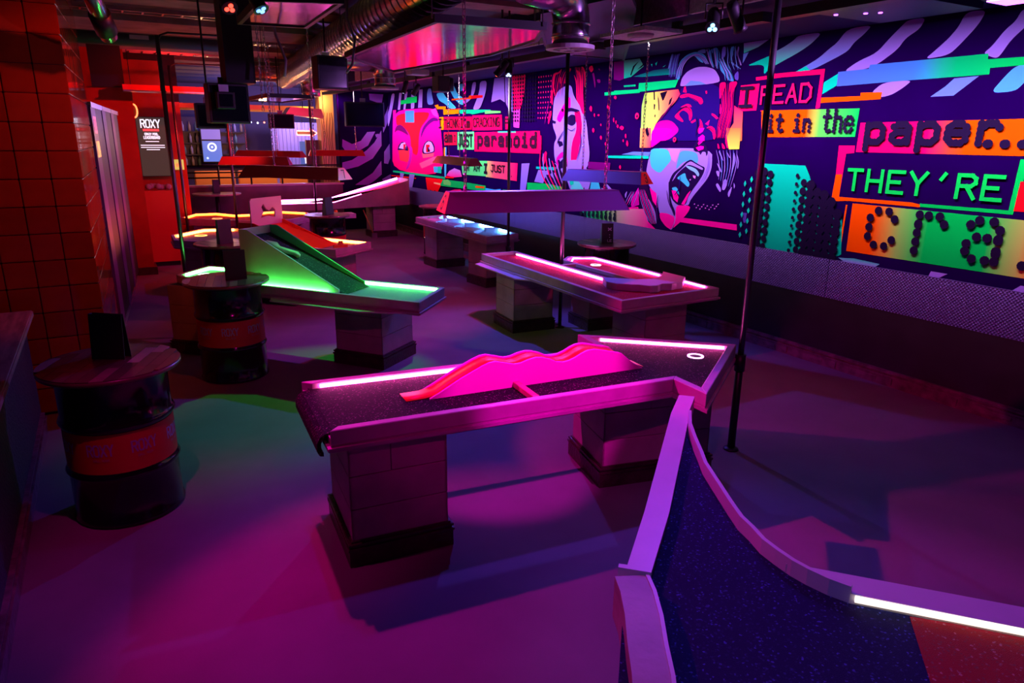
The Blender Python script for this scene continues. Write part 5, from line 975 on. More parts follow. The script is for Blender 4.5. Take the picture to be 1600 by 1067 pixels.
MB().add([P3(0, .018, PS), P3(0, wd3 - .018, PS), P3(0, wd3 - .018, 1.285), P3(0, .018, 1.285), P3(.018, .018, PS), P3(.018, wd3 - .018, PS), P3(.018, wd3 - .018, 1.285), P3(.018, .018, 1.285)], [(3, 2, 1, 0), (4, 5, 6, 7), (0, 1, 5, 4), (1, 2, 6, 5), (2, 3, 7, 6), (3, 0, 4, 7)]).build('ramp_end', FGRN, t)
MB().add([P3(.018, .018, 1.21), P3(.018, wd3 - .018, 1.21), P3(L3 + .06, wd3 - .018, PS + .004), P3(L3 + .06, .018, PS + .004), P3(.018, .018, 1.19), P3(.018, wd3 - .018, 1.19), P3(L3, wd3 - .018, PS - .01), P3(L3, .018, PS - .01)], [(0, 1, 2, 3), (7, 6, 5, 4), (0, 4, 5, 1), (1, 5, 6, 2), (2, 6, 7, 3), (3, 7, 4, 0)]).build('ramp_turf', T_GRN, t)
sq = []
for k, (s, o_, w_) in enumerate(((.20, .10, .05), (.26, .16, .05), (.33, .13, .035), (.40, .17, .04), (.47, .22, .03), (.52, .20, .02))):
    zz = 1.21 - (s - .018) / (L3 + .04) * .46 + .012; sq.append((P3(s, o_ - w_, zz), P3(s, o_ + w_, zz)))
sn = MB(); vs = [p for a, b in sq for p in (a, b)]; sn.add(vs, [(2 * i, 2 * i + 1, 2 * i + 3, 2 * i + 2) for i in range(len(sq) - 1)], True); ob = sn.build('snake_bumper', mat('green_bumper', (.3, .75, .25), .4), t); md = ob.modifiers.new('thick', 'SOLIDIFY'); md.thickness = .03
p0 = f0 - n3 * .02; strip(t, [tuple(p0 + d3 * .15), tuple(p0 + d3 * 1.0)], LGRN, wd=.024)
fix(MB().prism([(1.24, 6.78), (1.19, 6.62), (1.78, 5.84), (2.14, 5.60), (1.9, 6.0)], .665, .678).build('ball_shelf', FGRN, t))
pillar(t, (2.10, 6.16), (.79, .61), .56, .53); pillar(t, (.62, 7.47), (.70, .71), .45, .30, .70)
# ---------------------------------------------------------------- orange table behind it
t = thing('golf_table', 'orange-lit putting table with a red ramp and a pale board with a splat-shaped hole', 'golf table', (1.8, 10.1, 0), 'putting tables in the room')
o4 = [(.71, 10.44), (.72, 11.01), (1.20, 11.60), (1.66, 11.42), (3.03, 9.17), (2.41, 8.70)]
table_top(t, o4, [0, 1, 2, 3, 4, 5], T_GREY, w=.04)
strip(t, [(.80, 10.98), (1.21, 11.48), (1.62, 11.38)], LORG, wd=.035); strip(t, [(2.43, 9.96), (2.96, 9.20)], LORG, wd=.035)
cup(t, (1.11, 11.02), led('neon_ring_orange', (1, .45, .08), 3), .085)
d4 = Vector((.64, -.768)); n4 = Vector((.768, .64)); g0 = Vector((1.60, 9.58)); wd4 = .62; L4 = .80
def P4(s, o_, zz): p = g0 + d4 * s + n4 * o_; return (p.x, p.y, zz)
for off in (0, wd4 - .018): bevel(fix(MB().extr([P4(-.25, off, PS), P4(L4, off, PS), P4(L4, off, PS + .02), P4(0, off, 1.05), P4(-.25, off, 1.05)], (*(n4 * .018), 0)).build('ramp_side', FORG, t)), .002)
MB().add([P4(-.25, 0, 1.0), P4(-.25, wd4, 1.0), P4(0, wd4, 1.0), P4(0, 0, 1.0), P4(L4 + .05, 0, PS + .005), P4(L4 + .05, wd4, PS + .005)], [(0, 1, 2, 3), (3, 2, 5, 4)]).build('ramp_deck', FRED, t)
# board with a splat hole: ring of quads between outline and hole
ol = [(0, 0), (.31, 0), (.62, 0), (.62, .16), (.62, .33), (.62, .36), (.31, .36), (.03, .36), (0, .33), (0, .16)]
hl = [(.18, .10), (.32, .12), (.47, .09), (.48, .19), (.42, .23), (.36, .18), (.30, .21), (.25, .28), (.21, .24), (.24, .17)]
mb = MB(); vs = [P4(-.02, a, 1.0 + b) for a, b in ol] + [P4(-.02, a, 1.0 + b) for a, b in hl]; vs += [tuple(Vector(p) - Vector((*(d4 * .02), 0))) for p in vs]; k = 10
fs = []
for i in range(k):
    j = (i + 1) % k; fs += [(i, j, k + j, k + i), (2 * k + j, 2 * k + i, 3 * k + i, 3 * k + j), (j, i, 2 * k + i, 2 * k + j), (k + i, k + j, 3 * k + j, 3 * k + i)]
mb.add(vs, fs); fix(mb.build('splat_board', mat('pale_board', (.75, .62, .66), .5), t))
tp = MB(); c = (2.52, 8.86); tp.box(c[0] - .09, c[0] + .09, c[1] - .02, c[1] + .02, RT, RT + .035); tp.box(c[0] - .02, c[0] + .03, c[1] - .02, c[1] + .02, RT + .035, RT + .08); tp.build('tee_marker', mat('orange_tee', (.8, .14, .03), .5), t)
pillar(t, (2.40, 8.86), (.79, .61), .52, .50); pillar(t, (.80, 10.42), (.79, -.61), .62, .55); pillar(t, (1.62, 9.62), (.70, -.71), .45, .4)
# ---------------------------------------------------------------- white-blue table
t = thing('golf_table', 'white-blue-lit putting table with angled wedges, by the tread plate wall', 'golf table', (5.0, 10.4, 0), 'putting tables in the room')
o5 = [(4.67, 8.94), (4.73, 11.78), (5.34, 11.95), (5.27, 9.06)]
table_top(t, o5, [0, 1, 2, 3], T_GREY, w=.045)
strip(t, [(5.205, 9.25), (5.25, 11.55)], LBLU, .782, .036)
WED = mat('white_wedge', (.72, .74, .80), .45)
for k, y in enumerate((9.55, 10.25, 10.95)):
    fix(MB().prism([(4.72, y - .1), (4.99, y + .16), (4.96, y + .26), (4.73, y + .55)], PS, PS + .05).build('wedge', WED, t))
    fix(MB().prism([(5.22, y - .02), (5.04, y + .12), (5.05, y + .20), (5.23, y + .14)], PS, PS + .06).build('wedge', WED, t))
bevel(MB().obox((4.93, 11.2), (.6, .8), .3, (-.8, .6), .03, PS, PS + .08).build('deflector', WED, t), .003)
pillar(t, (4.755, 10.92), (1, .03), .50, .48); pillar(t, (4.75, 9.10), (1, .10), .50, .50)
# ---------------------------------------------------------------- red table with the U-turn
t = thing('golf_table', 'red-felt putting table with two lanes joined by a wavy pale bend', 'golf table', (4.4, 6.1, 0), 'putting tables in the room')
o6 = [(3.83, 4.76), (3.91, 7.63), (4.40, 7.63), (4.38, 6.56), (4.55, 6.56), (4.57, 6.82), (4.76, 7.0), (5.06, 6.85), (5.03, 4.78)]
table_top(t, o6, range(9), T_RED, w=.045)
MB().prism([(4.325, 6.5), (4.37, 6.5), (4.37, 5.5), (4.325, 5.5)], PS, RT).build('lane_divider', RAIL, t)
MB().prism([(4.54, 6.5), (4.585, 6.5), (4.585, 5.5), (4.54, 5.5)], PS, RT).build('lane_divider', RAIL, t)
MB().prism([(4.37, 6.5), (4.54, 6.5), (4.54, 5.5), (4.37, 5.5)], PS - .002, PS + .004).build('slot_floor', DARKGAP, t)
strip(t, [(4.31, 7.45), (4.305, 5.58)], LPINK, .768); strip(t, [(4.63, 6.72), (4.78, 6.90), (5.005, 6.78), (4.985, 5.60)], LMAG, .768); strip(t, [(4.985, 5.25), (4.975, 4.92)], LMAG, .768)
cup(t, (4.82, 6.5), led('neon_ring_white', (.9, .75, 1), 3), .06)
bend = [(4.23, 5.58), (4.14, 5.40), (4.17, 5.27), (4.26, 5.16), (4.33, 5.12), (4.38, 5.03), (4.46, 5.01), (4.55, 5.06), (4.64, 5.02), (4.72, 5.04), (4.80, 5.04), (4.88, 5.12), (5.0, 5.22), (5.0, 5.56), (4.93, 5.48), (4.80, 5.36), (4.62, 5.30), (4.48, 5.34), (4.36, 5.46)]
bevel(fix(MB().prism(bend, PS, .815).build('bend_block', WHT, t)), .004)
fix(MB().prism([(3.80, 7.58), (4.0, 7.70), (4.05, 6.2), (3.78, 6.55)], .655, .668).build('ball_shelf', WHT, t))
pillar(t, (3.86, 6.72), (1, -.08), .5, .5); pillar(t, (4.68, 6.40), (1, -.08), .42, .42); pillar(t, (4.28, 4.95), (1, -.03), .5, .52)
# ---------------------------------------------------------------- amber table at the back
t = thing('golf_table', 'amber-lit curved putting table in front of the low partition', 'golf table', (2.2, 13.1, 0), 'putting tables in the room')
o7 = [(1.06, 13.32), (1.34, 13.90), (1.72, 13.88), (1.95, 13.44), (2.20, 13.44), (2.53, 13.76), (2.82, 13.76), (3.22, 13.32), (3.12, 12.75), (2.72, 12.34), (2.12, 12.30), (1.55, 12.74), (1.16, 13.04)]
table_top(t, o7, range(13), T_RED, w=.035)
strip(t, [(1.13, 13.36), (1.35, 13.82), (1.69, 13.80), (1.93, 13.37), (2.22, 13.37), (2.54, 13.69), (2.80, 13.69), (3.15, 13.30)], LRED, wd=.04)
cup(t, (1.62, 13.2), led('neon_ring_amber', (1, .3, .04), 2), .085)
pillar(t, (1.36, 12.98), (1, -.1), .55, .5); pillar(t, (2.55, 12.5), (1, .1), .5, .5)
tb = MB().box(3.5, 3.95, 12.75, 13.05, .70, .78); tb.box(3.55, 3.75, 12.8, 13.0, 0, .70); tb.build('end_post', RAIL, t)
# ---------------------------------------------------------------- magenta ramp table at the far wall
t = thing('golf_table', 'magenta-lit putting table rising as a long ramp toward the end wall', 'golf table', (4.4, 15.1, 0), 'putting tables in the room')
y0, y1 = 14.85, 15.40
fix(MB().extr([(2.85, y0, .64), (5.80, y0, .70), (5.80, y0, 1.22), (4.15, y0, .80), (2.85, y0, .80)], (0, .03, 0)).build('side_board', PANELM, t))
fix(MB().extr([(2.85, y1, .64), (5.80, y1, .70), (5.80, y1, 1.26), (4.15, y1, .84), (2.85, y1, .84)], (0, .03, 0)).build('side_board', PANELM, t))
fix(MB().extr([(2.85, y0 + .03, .70), (5.80, y0 + .03, 1.0), (5.80, y0 + .03, 1.16), (4.15, y0 + .03, .745), (2.85, y0 + .03, .745)], (0, y1 - y0 - .03, 0)).build('playing_surface', T_RED, t))
MB().box(5.80, 5.83, y0, y1 + .03, .70, 1.26).build('end_board', PANELM, t)
strip(t, [(2.90, y0 + .05, .80), (4.15, y0 + .05, .80), (4.75, y0 + .05, .955)], LMAG, wd=.05); strip(t, [(2.90, y1 - .02, .82), (4.15, y1 - .02, .82), (5.75, y1 - .02, 1.24)], LMAG, wd=.05)
pillar(t, (5.02, 15.0), (1, 0), .53, .45, .69); pillar(t, (3.1, 15.0), (1, 0), .45, .4, .64)
def ball(c, col, label):
    o = tag(MB().sphere((0, 0, 0), .0214 * 1.6).build('golf_ball', mat('ball_' + label[:6], col, .35)), label, 'golf ball', 'golf balls left on the tables'); o.location = c; return o
ball((4.80, 11.35, PS + .034), (.08, .75, .08), 'green golf ball lying on the white-blue table')
ball((3.62, 12.9, .78 + .034), (1, .22, .02), 'small orange golf ball on the post behind the far barrel')
# ================================================================== BARREL TABLES
LABELR = mat('red_drum_band', (.62, .03, .02), .45); LETT = mat('band_lettering', (.42, .36, .62), .5); LETT2 = mat('band_small_print', (.55, .12, .22), .5)
STV = [mat('butcher_block_%d' % i, c, .3, var=.15, scale=10, coat=.25) for i, c in enumerate(((.12, .055, .05), (.24, .12, .11), (.55, .34, .32), (.09, .045, .04), (.16, .08, .07)))]
def circ_clip(x0, x1, y0, y1, R):
    pts = []; N = 7
    f = lambda x: math.sqrt(max(0, R * R - x * x))
    top = [(x0 + (x1 - x0) * k / N, min(y1, f(x0 + (x1 - x0) * k / N))) for k in range(N + 1)]; bot = [(x0 + (x1 - x0) * k / N, max(y0, -f(x0 + (x1 - x0) * k / N))) for k in range(N, -1, -1)]
    return top + bot if all(a[1] > b[1] + 1e-4 or abs(a[0]) >= R - .02 for a, b in zip(top, reversed(bot))) else None
def make_barrel(label, staves=True, R=.365, rot=0.0):
    t = thing('barrel_table', label, 'barrel table', group='oil drum tables')
    prof = [(.272, 0), (.292, .006), (.296, .018), (.286, .03), (.286, .285), (.296, .297), (.302, .31), (.296, .323), (.286, .335), (.286, .575), (.296, .587), (.302, .60), (.296, .613), (.286, .625), (.286, .835), (.296, .85), (.296, .866), (.28, .872)]
    MB().lathe(prof, (0, 0), 48).build('drum', BLACKGL, t)
    band = MB().lathe([(.2875, .338), (.2875, .572)], (0, 0), 48, True, False, False).build('label_band', LABELR, t)
    def cyl(r): return lambda x, zz, k: ((r + k) * math.cos(x / .2875), (r + k) * math.sin(x / .2875), zz)
    polys = []; small = []
    for j in range(8):
        c = j * 2 * math.pi / 8 * .2875 + rot; polys += glyph_polys('ROXY', c - .066, c + .066, .450, .512, .0085, 0, 1.6); small += glyph_polys('BALL', c - .04, c - .006, .418, .430, .003, 0, 1.0) + glyph_polys('ROOM', c + .006, c + .04, .418, .430, .003, 0, 1.0)
    text_mesh('lettering', polys, cyl(.2885), LETT, band); text_mesh('lettering', small, cyl(.2885), LETT2, band)
    tt = MB().lathe([(R - .006, .872), (R, .878), (R, .898)], (0, 0), 48).build('tabletop', STV[0], t)
    rs = random.Random(3); n = 11; w_ = 2 * R / n
    for i in range(n):
        x0 = -R + i * w_; y = -R
        while y < R:
            y1 = y + rs.uniform(.16, .34); q = circ_clip(x0 + .001, x0 + w_ - .001, y + .001, min(y1, R) - .001, R - .002)
            if q: MB().prism(q, .890, .905).build('stave', rs.choice(STV), tt)
            y = y1
    return t
b1 = make_barrel('black oil drum table with red ROXY band, nearest the camera at the left'); b1.location = (-.105, 4.42, 0); b1.rotation_euler.z = math.radians(-22)
def barrel(loc, label, rz=0):
    c = copy_tree(b1, None, loc); c['label'] = label; c.rotation_euler.z = math.radians(rz); return c
barrel((.84, 6.66, 0), 'black oil drum table with red ROXY band beside the green ramp table', -10)
barrel((1.18, 9.02, 0), 'black oil drum table half hidden behind the green ramp', 20)
barrel((3.12, 11.65, 0), 'black oil drum table between the orange table and the white-blue table', 50)
barrel((5.36, 7.02, 0), 'black oil drum table against the tread plate wall, behind the red-felt table', 10)
barrel((5.42, 12.35, 0), 'black oil drum table at the far end of the white-blue table', 70)
pt = thing('pedestal_table', 'round pedestal table with a thin top in front of the low partition', 'table', (2.02, 16.1, 0))
MB().lathe([(.46, .93), (.48, .94), (.48, .965)], (2.02, 16.1), 36).build('tabletop', STV[2], pt); MB().tube([(2.02, 16.1, .03), (2.02, 16.1, .93)], .045, 12).build('stem', BLACK, pt); MB().lathe([(.30, 0), (.29, .02), (.05, .05)], (2.02, 16.1), 28).build('base', BLACK, pt)
MENU = mat('dark_menu_card', (.022, .02, .03), .5); MENU2 = mat('menu_print', (.55, .5, .7), .5); MENU3 = mat('menu_inside_teal', (.06, .3, .32), .5)
def menu(c, rz, label, h=.20, wd=.145, z=.905, text=False):
    t = thing('menu_card', label, 'menu', (c[0], c[1], z), 'menu cards standing on the barrel tables')
    R_ = Matrix.Rotation(math.radians(rz), 4, 'Z')
    for s in (-1, 1):
        mb = MB(); pts = [(-wd / 2, s * .042, 0), (wd / 2, s * .030, 0), (wd / 2, s * .006, h), (-wd / 2, s * .018, h)]; pts = [(R_ @ Vector(p)) + t.location for p in pts]; d = R_ @ Vector((0, .0025 * s, 0))
        fix(mb.extr(pts, d).build('panel', MENU, t))
    a = [(R_ @ Vector(p)) + t.location for p in [(-wd / 2, -.04, .0), (-wd / 2, .04, 0), (-wd / 2 - .001, .016, h), (-wd / 2 - .001, -.016, h)]]
    MB().extr(a, R_ @ Vector((.002, 0, 0))).build('spine', MENU3, t)
    if text:
        ps = glyph_polys('X', .01, .045, .16, .185, .012) + glyph_polys('LE', .0, .05, .02, .045, .006) + [[(.02, .10), (.03, .10), (.03, .11), (.02, .11)], [(.02, .07), (.03, .07), (.03, .08), (.02, .08)]]
        text_mesh('print', ps, lambda x, zz, k: (R_ @ Vector((x, -.0445 + zz * .13 - k, zz))) + t.location, MENU2, t)
menu((-.09, 4.50), -34, 'dark folded menu card on the nearest barrel table', .26, .19)
menu((.92, 6.62), -8, 'dark folded menu card on the barrel beside the green ramp table', .26, .18)
menu((1.16, 8.95), 20, 'dark folded menu card on the barrel hidden behind the green ramp', .28, .17)
menu((3.13, 11.60), 35, 'dark folded menu card on the barrel between the orange and white-blue tables', .28, .2)
menu((5.34, 7.0), -20, 'dark printed menu card on the barrel against the tread plate wall', .24, .15, text=True)
menu((2.02, 16.1), 10, 'small dark menu card on the pedestal table by the partition', .28, .13, .966)
# ================================================================== HANGING LAMPS
SHADE = mat('lamp_shade_enamel', (.24, .16, .22), .42); SHIN = mat('lamp_inside', (.5, .45, .5), .5); NUMK = mat('black_numeral', (.01, .01, .012), .5)
def chain_mesh(mb, p, q, r=.009, pitch=.034):
    p = Vector(p); q = Vector(q); d = q - p; n = max(2, int(d.length / pitch)); u = d.normalized(); a = u.cross(Vector((1, .3, 0))).normalized(); b = u.cross(a)
    for i in range(n):
        c = p + d * ((i + .5) / n); s = a if i % 2 else b; L = d.length / n * .72
        pts = [c + u * L + s * 0, c + u * L * .6 + s * r, c - u * L * .6 + s * r, c - u * L, c - u * L * .6 - s * r, c + u * L * .6 - s * r]
        mb.tube(pts + [pts[0]], .0028, 5, False)
def lamp(p, q, z, label, num_end=None, num='', ceil=3.5, h=.115, wb=.125, wt_=.055, chains=(.16, .86), col=None, endm=None, bar=False):
    p = Vector(p); q = Vector(q); d = (q - p); L = d.length; u = d / L; n = Vector((-u.y, u.x)); c = (p + q) / 2
    t = thing('hanging_lamp', label, 'lamp', (c.x, c.y, z), 'long trough lamps hung on chains over the tables')
    def V(s, o_, zz): a = p + u * s + n * o_; return (a.x, a.y, z + zz)
    e = .045
    sh = MB()
    for sg in (-1, 1): sh.extr([V(0, sg * wb, 0), V(L, sg * wb, 0), V(L - e, sg * wt_, h), V(e, sg * wt_, h)], (*(-n * sg * .004), 0))
    sh.extr([V(e, -wt_, h), V(L - e, -wt_, h), V(L - e, wt_, h), V(e, wt_, h)], (0, 0, .004))
    fix(sh.build('shade', col or SHADE, t))
    for k, (s0, s1, dr) in enumerate(((0, e, -1), (L, L - e, 1))):
        en = fix(MB().extr([V(s0, -wb, 0), V(s0, wb, 0), V(s1, wt_, h), V(s1, -wt_, h)], (*(-u * dr * .004), 0)).build('end_panel', endm or col or SHADE, t))
        if num_end == k:
            sg = 1 if k == 1 else -1
            ps = glyph_polys(num, -.022, .022, .02, h - .02, .012)
            text_mesh('numeral', ps, lambda x, zz, kk: V(s0 + (s1 - s0) * zz / h + dr * (.003 + kk), x * sg, zz), NUMK, en)
    MB().tube([V(.06, 0, .06), V(L - .06, 0, .06)], .013, 8).build('lamp_tube', SHIN, t)
    for f in chains:
        cm = MB(); a = V(L * f, 0, h); chain_mesh(cm, a, (a[0], a[1], ceil)); cm.build('chain', CHROME, t)
        MB().tube([V(L * f, 0, h - .01), V(L * f, 0, h + .03)], .012, 8).build('chain_hook', CHROME, t)
    if bar:
        a, b = V(L * chains[0], 0, ceil - z), V(L * chains[1], 0, ceil - z); MB().tube([a, b], .012, 8).build('hanger_bar', BLACK, t); c_ = V(L * .62, 0, ceil - z); MB().tube([c_, (c_[0], c_[1], 3.5)], .010, 8).build('hanger_rod', BLACK, t)
    return t
lamp((1.72, 3.89), (2.88, 3.64), 1.72, 'long trough lamp numbered 6 above the wavy pink table', 0, '6', chains=(.13, .90), endm=mat('lamp_end_orange', (.62, .20, .03), .45), ceil=2.97, bar=True)
lamp((4.33, 6.42), (4.68, 5.52), 1.72, 'trough lamp with a red end numbered 3 above the red-felt table', 1, '3', 3.14, chains=(.2, .92), endm=mat('lamp_end_red', (.75, .02, .01), .45))
DRS = mat('dark_red_shade', (.36, .03, .03), .45)
lamp((1.35, 8.20), (2.14, 7.20), 1.72, 'dark red trough lamp numbered 7 above the green ramp table', 1, '7', chains=(.3, .72), col=DRS, endm=mat('lamp_end_pink', (.7, .1, .3), .45))
lamp((1.54, 11.53), (2.48, 11.10), 1.72, 'dark red trough lamp numbered 1 above the orange table', 1, '1', chains=(.2, .80), col=DRS, endm=mat('lamp_end_pink'))
lamp((2.35, 15.1), (3.39, 14.07), 1.74, 'dark red trough lamp far back above the amber table', chains=(.15, .62), col=DRS)
lamp((3.80, 15.35), (4.95, 15.15), 1.74, 'tilted dark red trough lamp above the magenta ramp by the end wall', chains=(.3, .85), col=mat('red_shade_lit', (.62, .04, .02), .45))  # brighter copy of the red shade, light put into its colour
lamp((5.10, 11.55), (5.0, 9.95), 1.72, 'dark red trough lamp above the white-blue table', chains=(.3, .6), col=DRS, ceil=3.14)
# ================================================================== POLES
def pole(x, y, label, ztop=3.5, r=.021, arm=None, sleeve=None, z0=0):
    t = thing('power_pole', label, 'pole', (x, y, z0), 'steel poles rising from the tables to the ceiling')
    path = [(x, y, z0 + .02), (x, y, ztop)]
    MB().tube(path, r, 14).build('shaft', POLE, t); MB().lathe([(.055, z0), (.05, z0 + .012), (r, z0 + .02)], (x, y), 18).build('foot', BLACK, t)
    if sleeve:
        MB().tube([(x, y, z0 + .02), (x, y, sleeve)], r + .006, 14).build('sleeve', BLACK, t); MB().tube([(x, y, sleeve - .10), (x, y, sleeve + .02)], r + .016, 14).build('clamp', BLACK, t)
    if arm:
        a = [(x, y, ztop - .05), (x + .03, y, ztop), (x + .10, y, ztop + .03), (x + arm, y + .1, ztop + .05)]; MB().tube(a, .010, 8).build('conduit', BLACK, t)
pole(3.70, 3.26, 'steel pole clamped to the right end of the wavy pink table', sleeve=.70)
pole(4.465, 6.68, 'steel pole rising between the lanes of the red-felt table', 3.14)
pole(4.97, 8.84, 'dark pole at the near end of the white-blue table', 3.14, sleeve=.62)
pole(.63, 8.20, 'dark pole at the end of the green table lit green at its foot', 3.08, arm=.75)
pole(1.02, 11.85, 'dark thin pole by the red pier with a bent conduit', 3.10, .02, arm=.8)
pole(3.62, 14.3, 'thin dark pole behind the far barrel rising past the orange pillar')
pole(1.80, 12.25, 'thin reddish pole beside the amber table', 3.2)
MB().tube([(3.70, 3.26, .66), (3.60, 3.28, .66)], .014, 10).build('clamp_arm', BLACK, [o for o in COL.objects if o.name == 'power_pole'][0])
# ================================================================== SPOTLIGHTS
def spotlight(pos, tgt, ceil, label, lens_col, s=3.5):
    p = Vector(pos); d = (Vector(tgt) - p).normalized(); t = thing('spotlight', label, 'spotlight', pos, 'ceiling spotlights')
    a = p - d * .20
    MB().tube([a, a + d * .03, p - d * .03, p - d * .012], [.030, .040, .040, .046], 18).build('body', BLACK, t)
    le = MB().tube([p - d * .02, p - d * .014], .036, 18).build('lens', mat('lens_black', (.02, .02, .02), .2), t)
    u = d.cross(Vector((0, 0, 1))).normalized(); v = d.cross(u)
    em = led('led_%02d%02d%02d' % tuple(int(c * 99) for c in lens_col), lens_col, s)
    for k in range(3):
        an = k * 2.094 + .5; c = p - d * .013 + (u * math.cos(an) + v * math.sin(an)) * .018; MB().tube([c, c + d * .006], .0135, 10).build('led_chip', em, le)
    m = p - d * .11; yk = MB(); yk.tube([m + u * .05, m + u * .05 + Vector((0, 0, .09)), m - u * .05 + Vector((0, 0, .09)), m - u * .05], .007, 6); yk.build('yoke', BLACK, t)
    MB().tube([m + Vector((0, 0, .09)), (m.x, m.y, ceil)], .012, 8).build('stem', BLACK, t)
OFF = Vector((0, 0, .012))
for (ps, tg, c, w_, cn, bl), ce_, lc, lb in zip(SPOTS, (3.5, 3.5, 3.5, 3.5, 3.5, 3.5, 3.5, 3.14), ((1, .05, .02), (.12, .3, 1), (.15, .55, 1), (1, .1, .02), (1, .12, .02), (.3, .45, 1), (.5, .6, 1), (1, .08, .02)),
    ('red LED spotlight beside the black column at the top left', 'blue LED spotlight right of the black column at the top left', 'blue-white LED spotlight of the pair above the screaming face', 'red LED spotlight of the pair above the screaming face', 'red LED spotlight of the pair below the mirrored panel', 'white-blue LED spotlight of the pair below the mirrored panel', 'white LED spotlight of the pair above the striped wall', 'red LED spotlight of the pair above the striped wall')):
    spotlight(Vector(ps) + OFF, tg, ce_, lb, lc)
for k, lb in enumerate(('at the camera end of the mural', 'above the dotted crazy lettering', 'above the word THEY\'RE', 'above the green dot panel', 'above the screaming face', 'above the pink-haired face', 'above the paranoid lettering', 'above the painted eyes')):
    yy = .9 + 2.1 * k; t = thing('added_wall_washer', 'added black wash light bar under the soffit ' + lb, 'light', (4.56, yy, 3.10), 'added wash light bars along the mural')
    MB().box(4.50, 4.60, yy - 1.0, yy + 1.0, 3.02, 3.09).build('housing', BLACK, t); MB().box(4.53, 4.57, yy - .05, yy + .05, 3.09, 3.14).build('bracket', BLACK, t)  # housings added to carry the mural wash
# ================================================================== DUCTS AND CEILING GEAR
def spiral_duct(name, label, path, r, ribs=True):
    t = thing(name, label, 'duct', path[0]); P_ = [Vector(p) for p in path]
    MB().tube(P_, r, 28).build('shell', DUCT, t)
    if ribs:
        L = 0; nx = .0; mb = MB()
        for a, b in zip(P_, P_[1:]):
            d = (b - a); k = int(d.length / .16)
            for i in range(k): c = a + d * ((i + .5) / k); mb.tube([c - d.normalized() * .004, c + d.normalized() * .004], r + .005, 28, True)
        mb.build('seam_ridges', DUCT, t)
    return t
spiral_duct('spiral_duct', 'large shiny spiral duct running along the ceiling toward the back', [(1.86, 2.6, 3.2), (2.22, 5.25, 3.2), (3.22, 14.4, 3.2)], .205)
def arc_path(c, u, v, r, a0, a1, n=10): c = Vector(c); u = Vector(u); v = Vector(v); return [c + u * r * math.cos(a0 + (a1 - a0) * i / n) + v * r * math.sin(a0 + (a1 - a0) * i / n) for i in range(n + 1)]
def elbow(label, base, diru, r, rb, stub, run, disc=True):
    """vertical stub with a round grille, bending over along diru"""
    t = thing('elbow_duct', label, 'duct', base); b = Vector(base); u = Vector(diru).normalized(); zc = Vector((0, 0, 1)); top = b + zc * stub
    c = top + u * rb; path = [b, b + zc * stub * .5] + arc_path(c, -u, zc, rb, 0, math.pi / 2, 10); path.append(path[-1] + u * run)
    MB().tube(path, r, 28).build('shell', DUCT, t)
    for zz in (stub * .35, stub * .95): MB().tube([b + zc * (zz - .006), b + zc * (zz + .006)], r + .006, 28).build('collar', DUCT, t)
    if disc:
        MB().ring(base, b.z - .03, b.z - .004, r * .92, r * 1.32, 32).build('grille_rim', mat('pale_grille', (.62, .58, .62), .45), t)
        for k in range(8):
            a = k * math.pi / 4; q = MB(); p0 = b + Vector((math.cos(a) * .02, math.sin(a) * .02, -.02)); p1 = b + Vector((math.cos(a) * r * .95, math.sin(a) * r * .95, -.02)); q.tube([p0, p1], .012, 6); q.build('grille_blade', mat('pale_grille'), t)
        MB().lathe([(.03, b.z - .03), (.03, b.z - .01)], (b.x, b.y), 14).build('grille_hub', mat('pale_grille'), t)
    return t
elbow('shiny elbow duct with a round grille in front of the black ceiling panel', (2.93, 4.36, 2.77), (-.75, -.35, 0), .128, .17, .14, .38)
elbow('shiny elbow duct with a pale disc above the dark screen in the middle distance', (3.52, 9.75, 2.80), (-.9, -.1, 0), .14, .2, .12, .62)
elbow('shiny elbow duct far back beside the black ceiling box', (3.62, 14.1, 2.86), (-1, 0, 0), .17, .22, .18, .9, False)
spiral_duct('straight_duct', 'short metal pipe with a black collar above the tiled column', [(.02, 5.55, 3.2), (.16, 6.05, 2.80)], .055, False)
MB().tube([(.115, 5.90, 2.93), (.15, 6.01, 2.83)], .07, 18).build('collar', BLACK, [o for o in COL.objects if o.name == 'straight_duct'][0])
t = thing('service_pipe', 'thick dark green lagged pipe crossing the ceiling at the left', 'pipe', (.6, 8.9, 3.0)); MB().tube([(-1.4, 8.9, 3.10), (1.5, 9.0, 3.10)], .065, 18).build('lagging', mat('dark_green_lagging', (.03, .07, .045), .5), t); MB().box(.42, .60, 8.83, 8.85, 3.10, 3.14).build('label_plate', mat('pale_label', (.5, .5, .5), .5), t)
t = thing('red_tray', 'red-lit horizontal cable tray near the back left ceiling', 'cable tray', (1.0, 12.1, 2.76)); MB().box(.40, 1.62, 12.05, 12.25, 2.755, 2.83).build('tray', mat('red_lit_tray', (.85, .04, .02), .4), t); MB().box(.40, 1.62, 12.0, 12.3, 2.735, 2.755).build('lip', STEEL, t)  # red light along the tray is put into its colour
for k in range(3):
    t = thing('cable_tray', ('thin steel cable tray across the ceiling behind the black column', 'steel cable tray above the red tray', 'steel cable tray far back at the ceiling')[k], 'cable tray', (2.0, 9.2 + k * 2.2, 3.43), 'cable trays'); y = 9.3 + k * 2.2; z = 3.43
    m = MB().box(-1.4, 4.2, y, y + .02, z, z + .05); m.box(-1.4, 4.2, y + .2, y + .22, z, z + .05); m.build('side_rail', STEEL, t)
    m = MB()
    for i in range(28): m.box(-1.4 + i * .2, -1.38 + i * .2, y, y + .22, z, z + .012)
    m.build('rungs', STEEL, t)
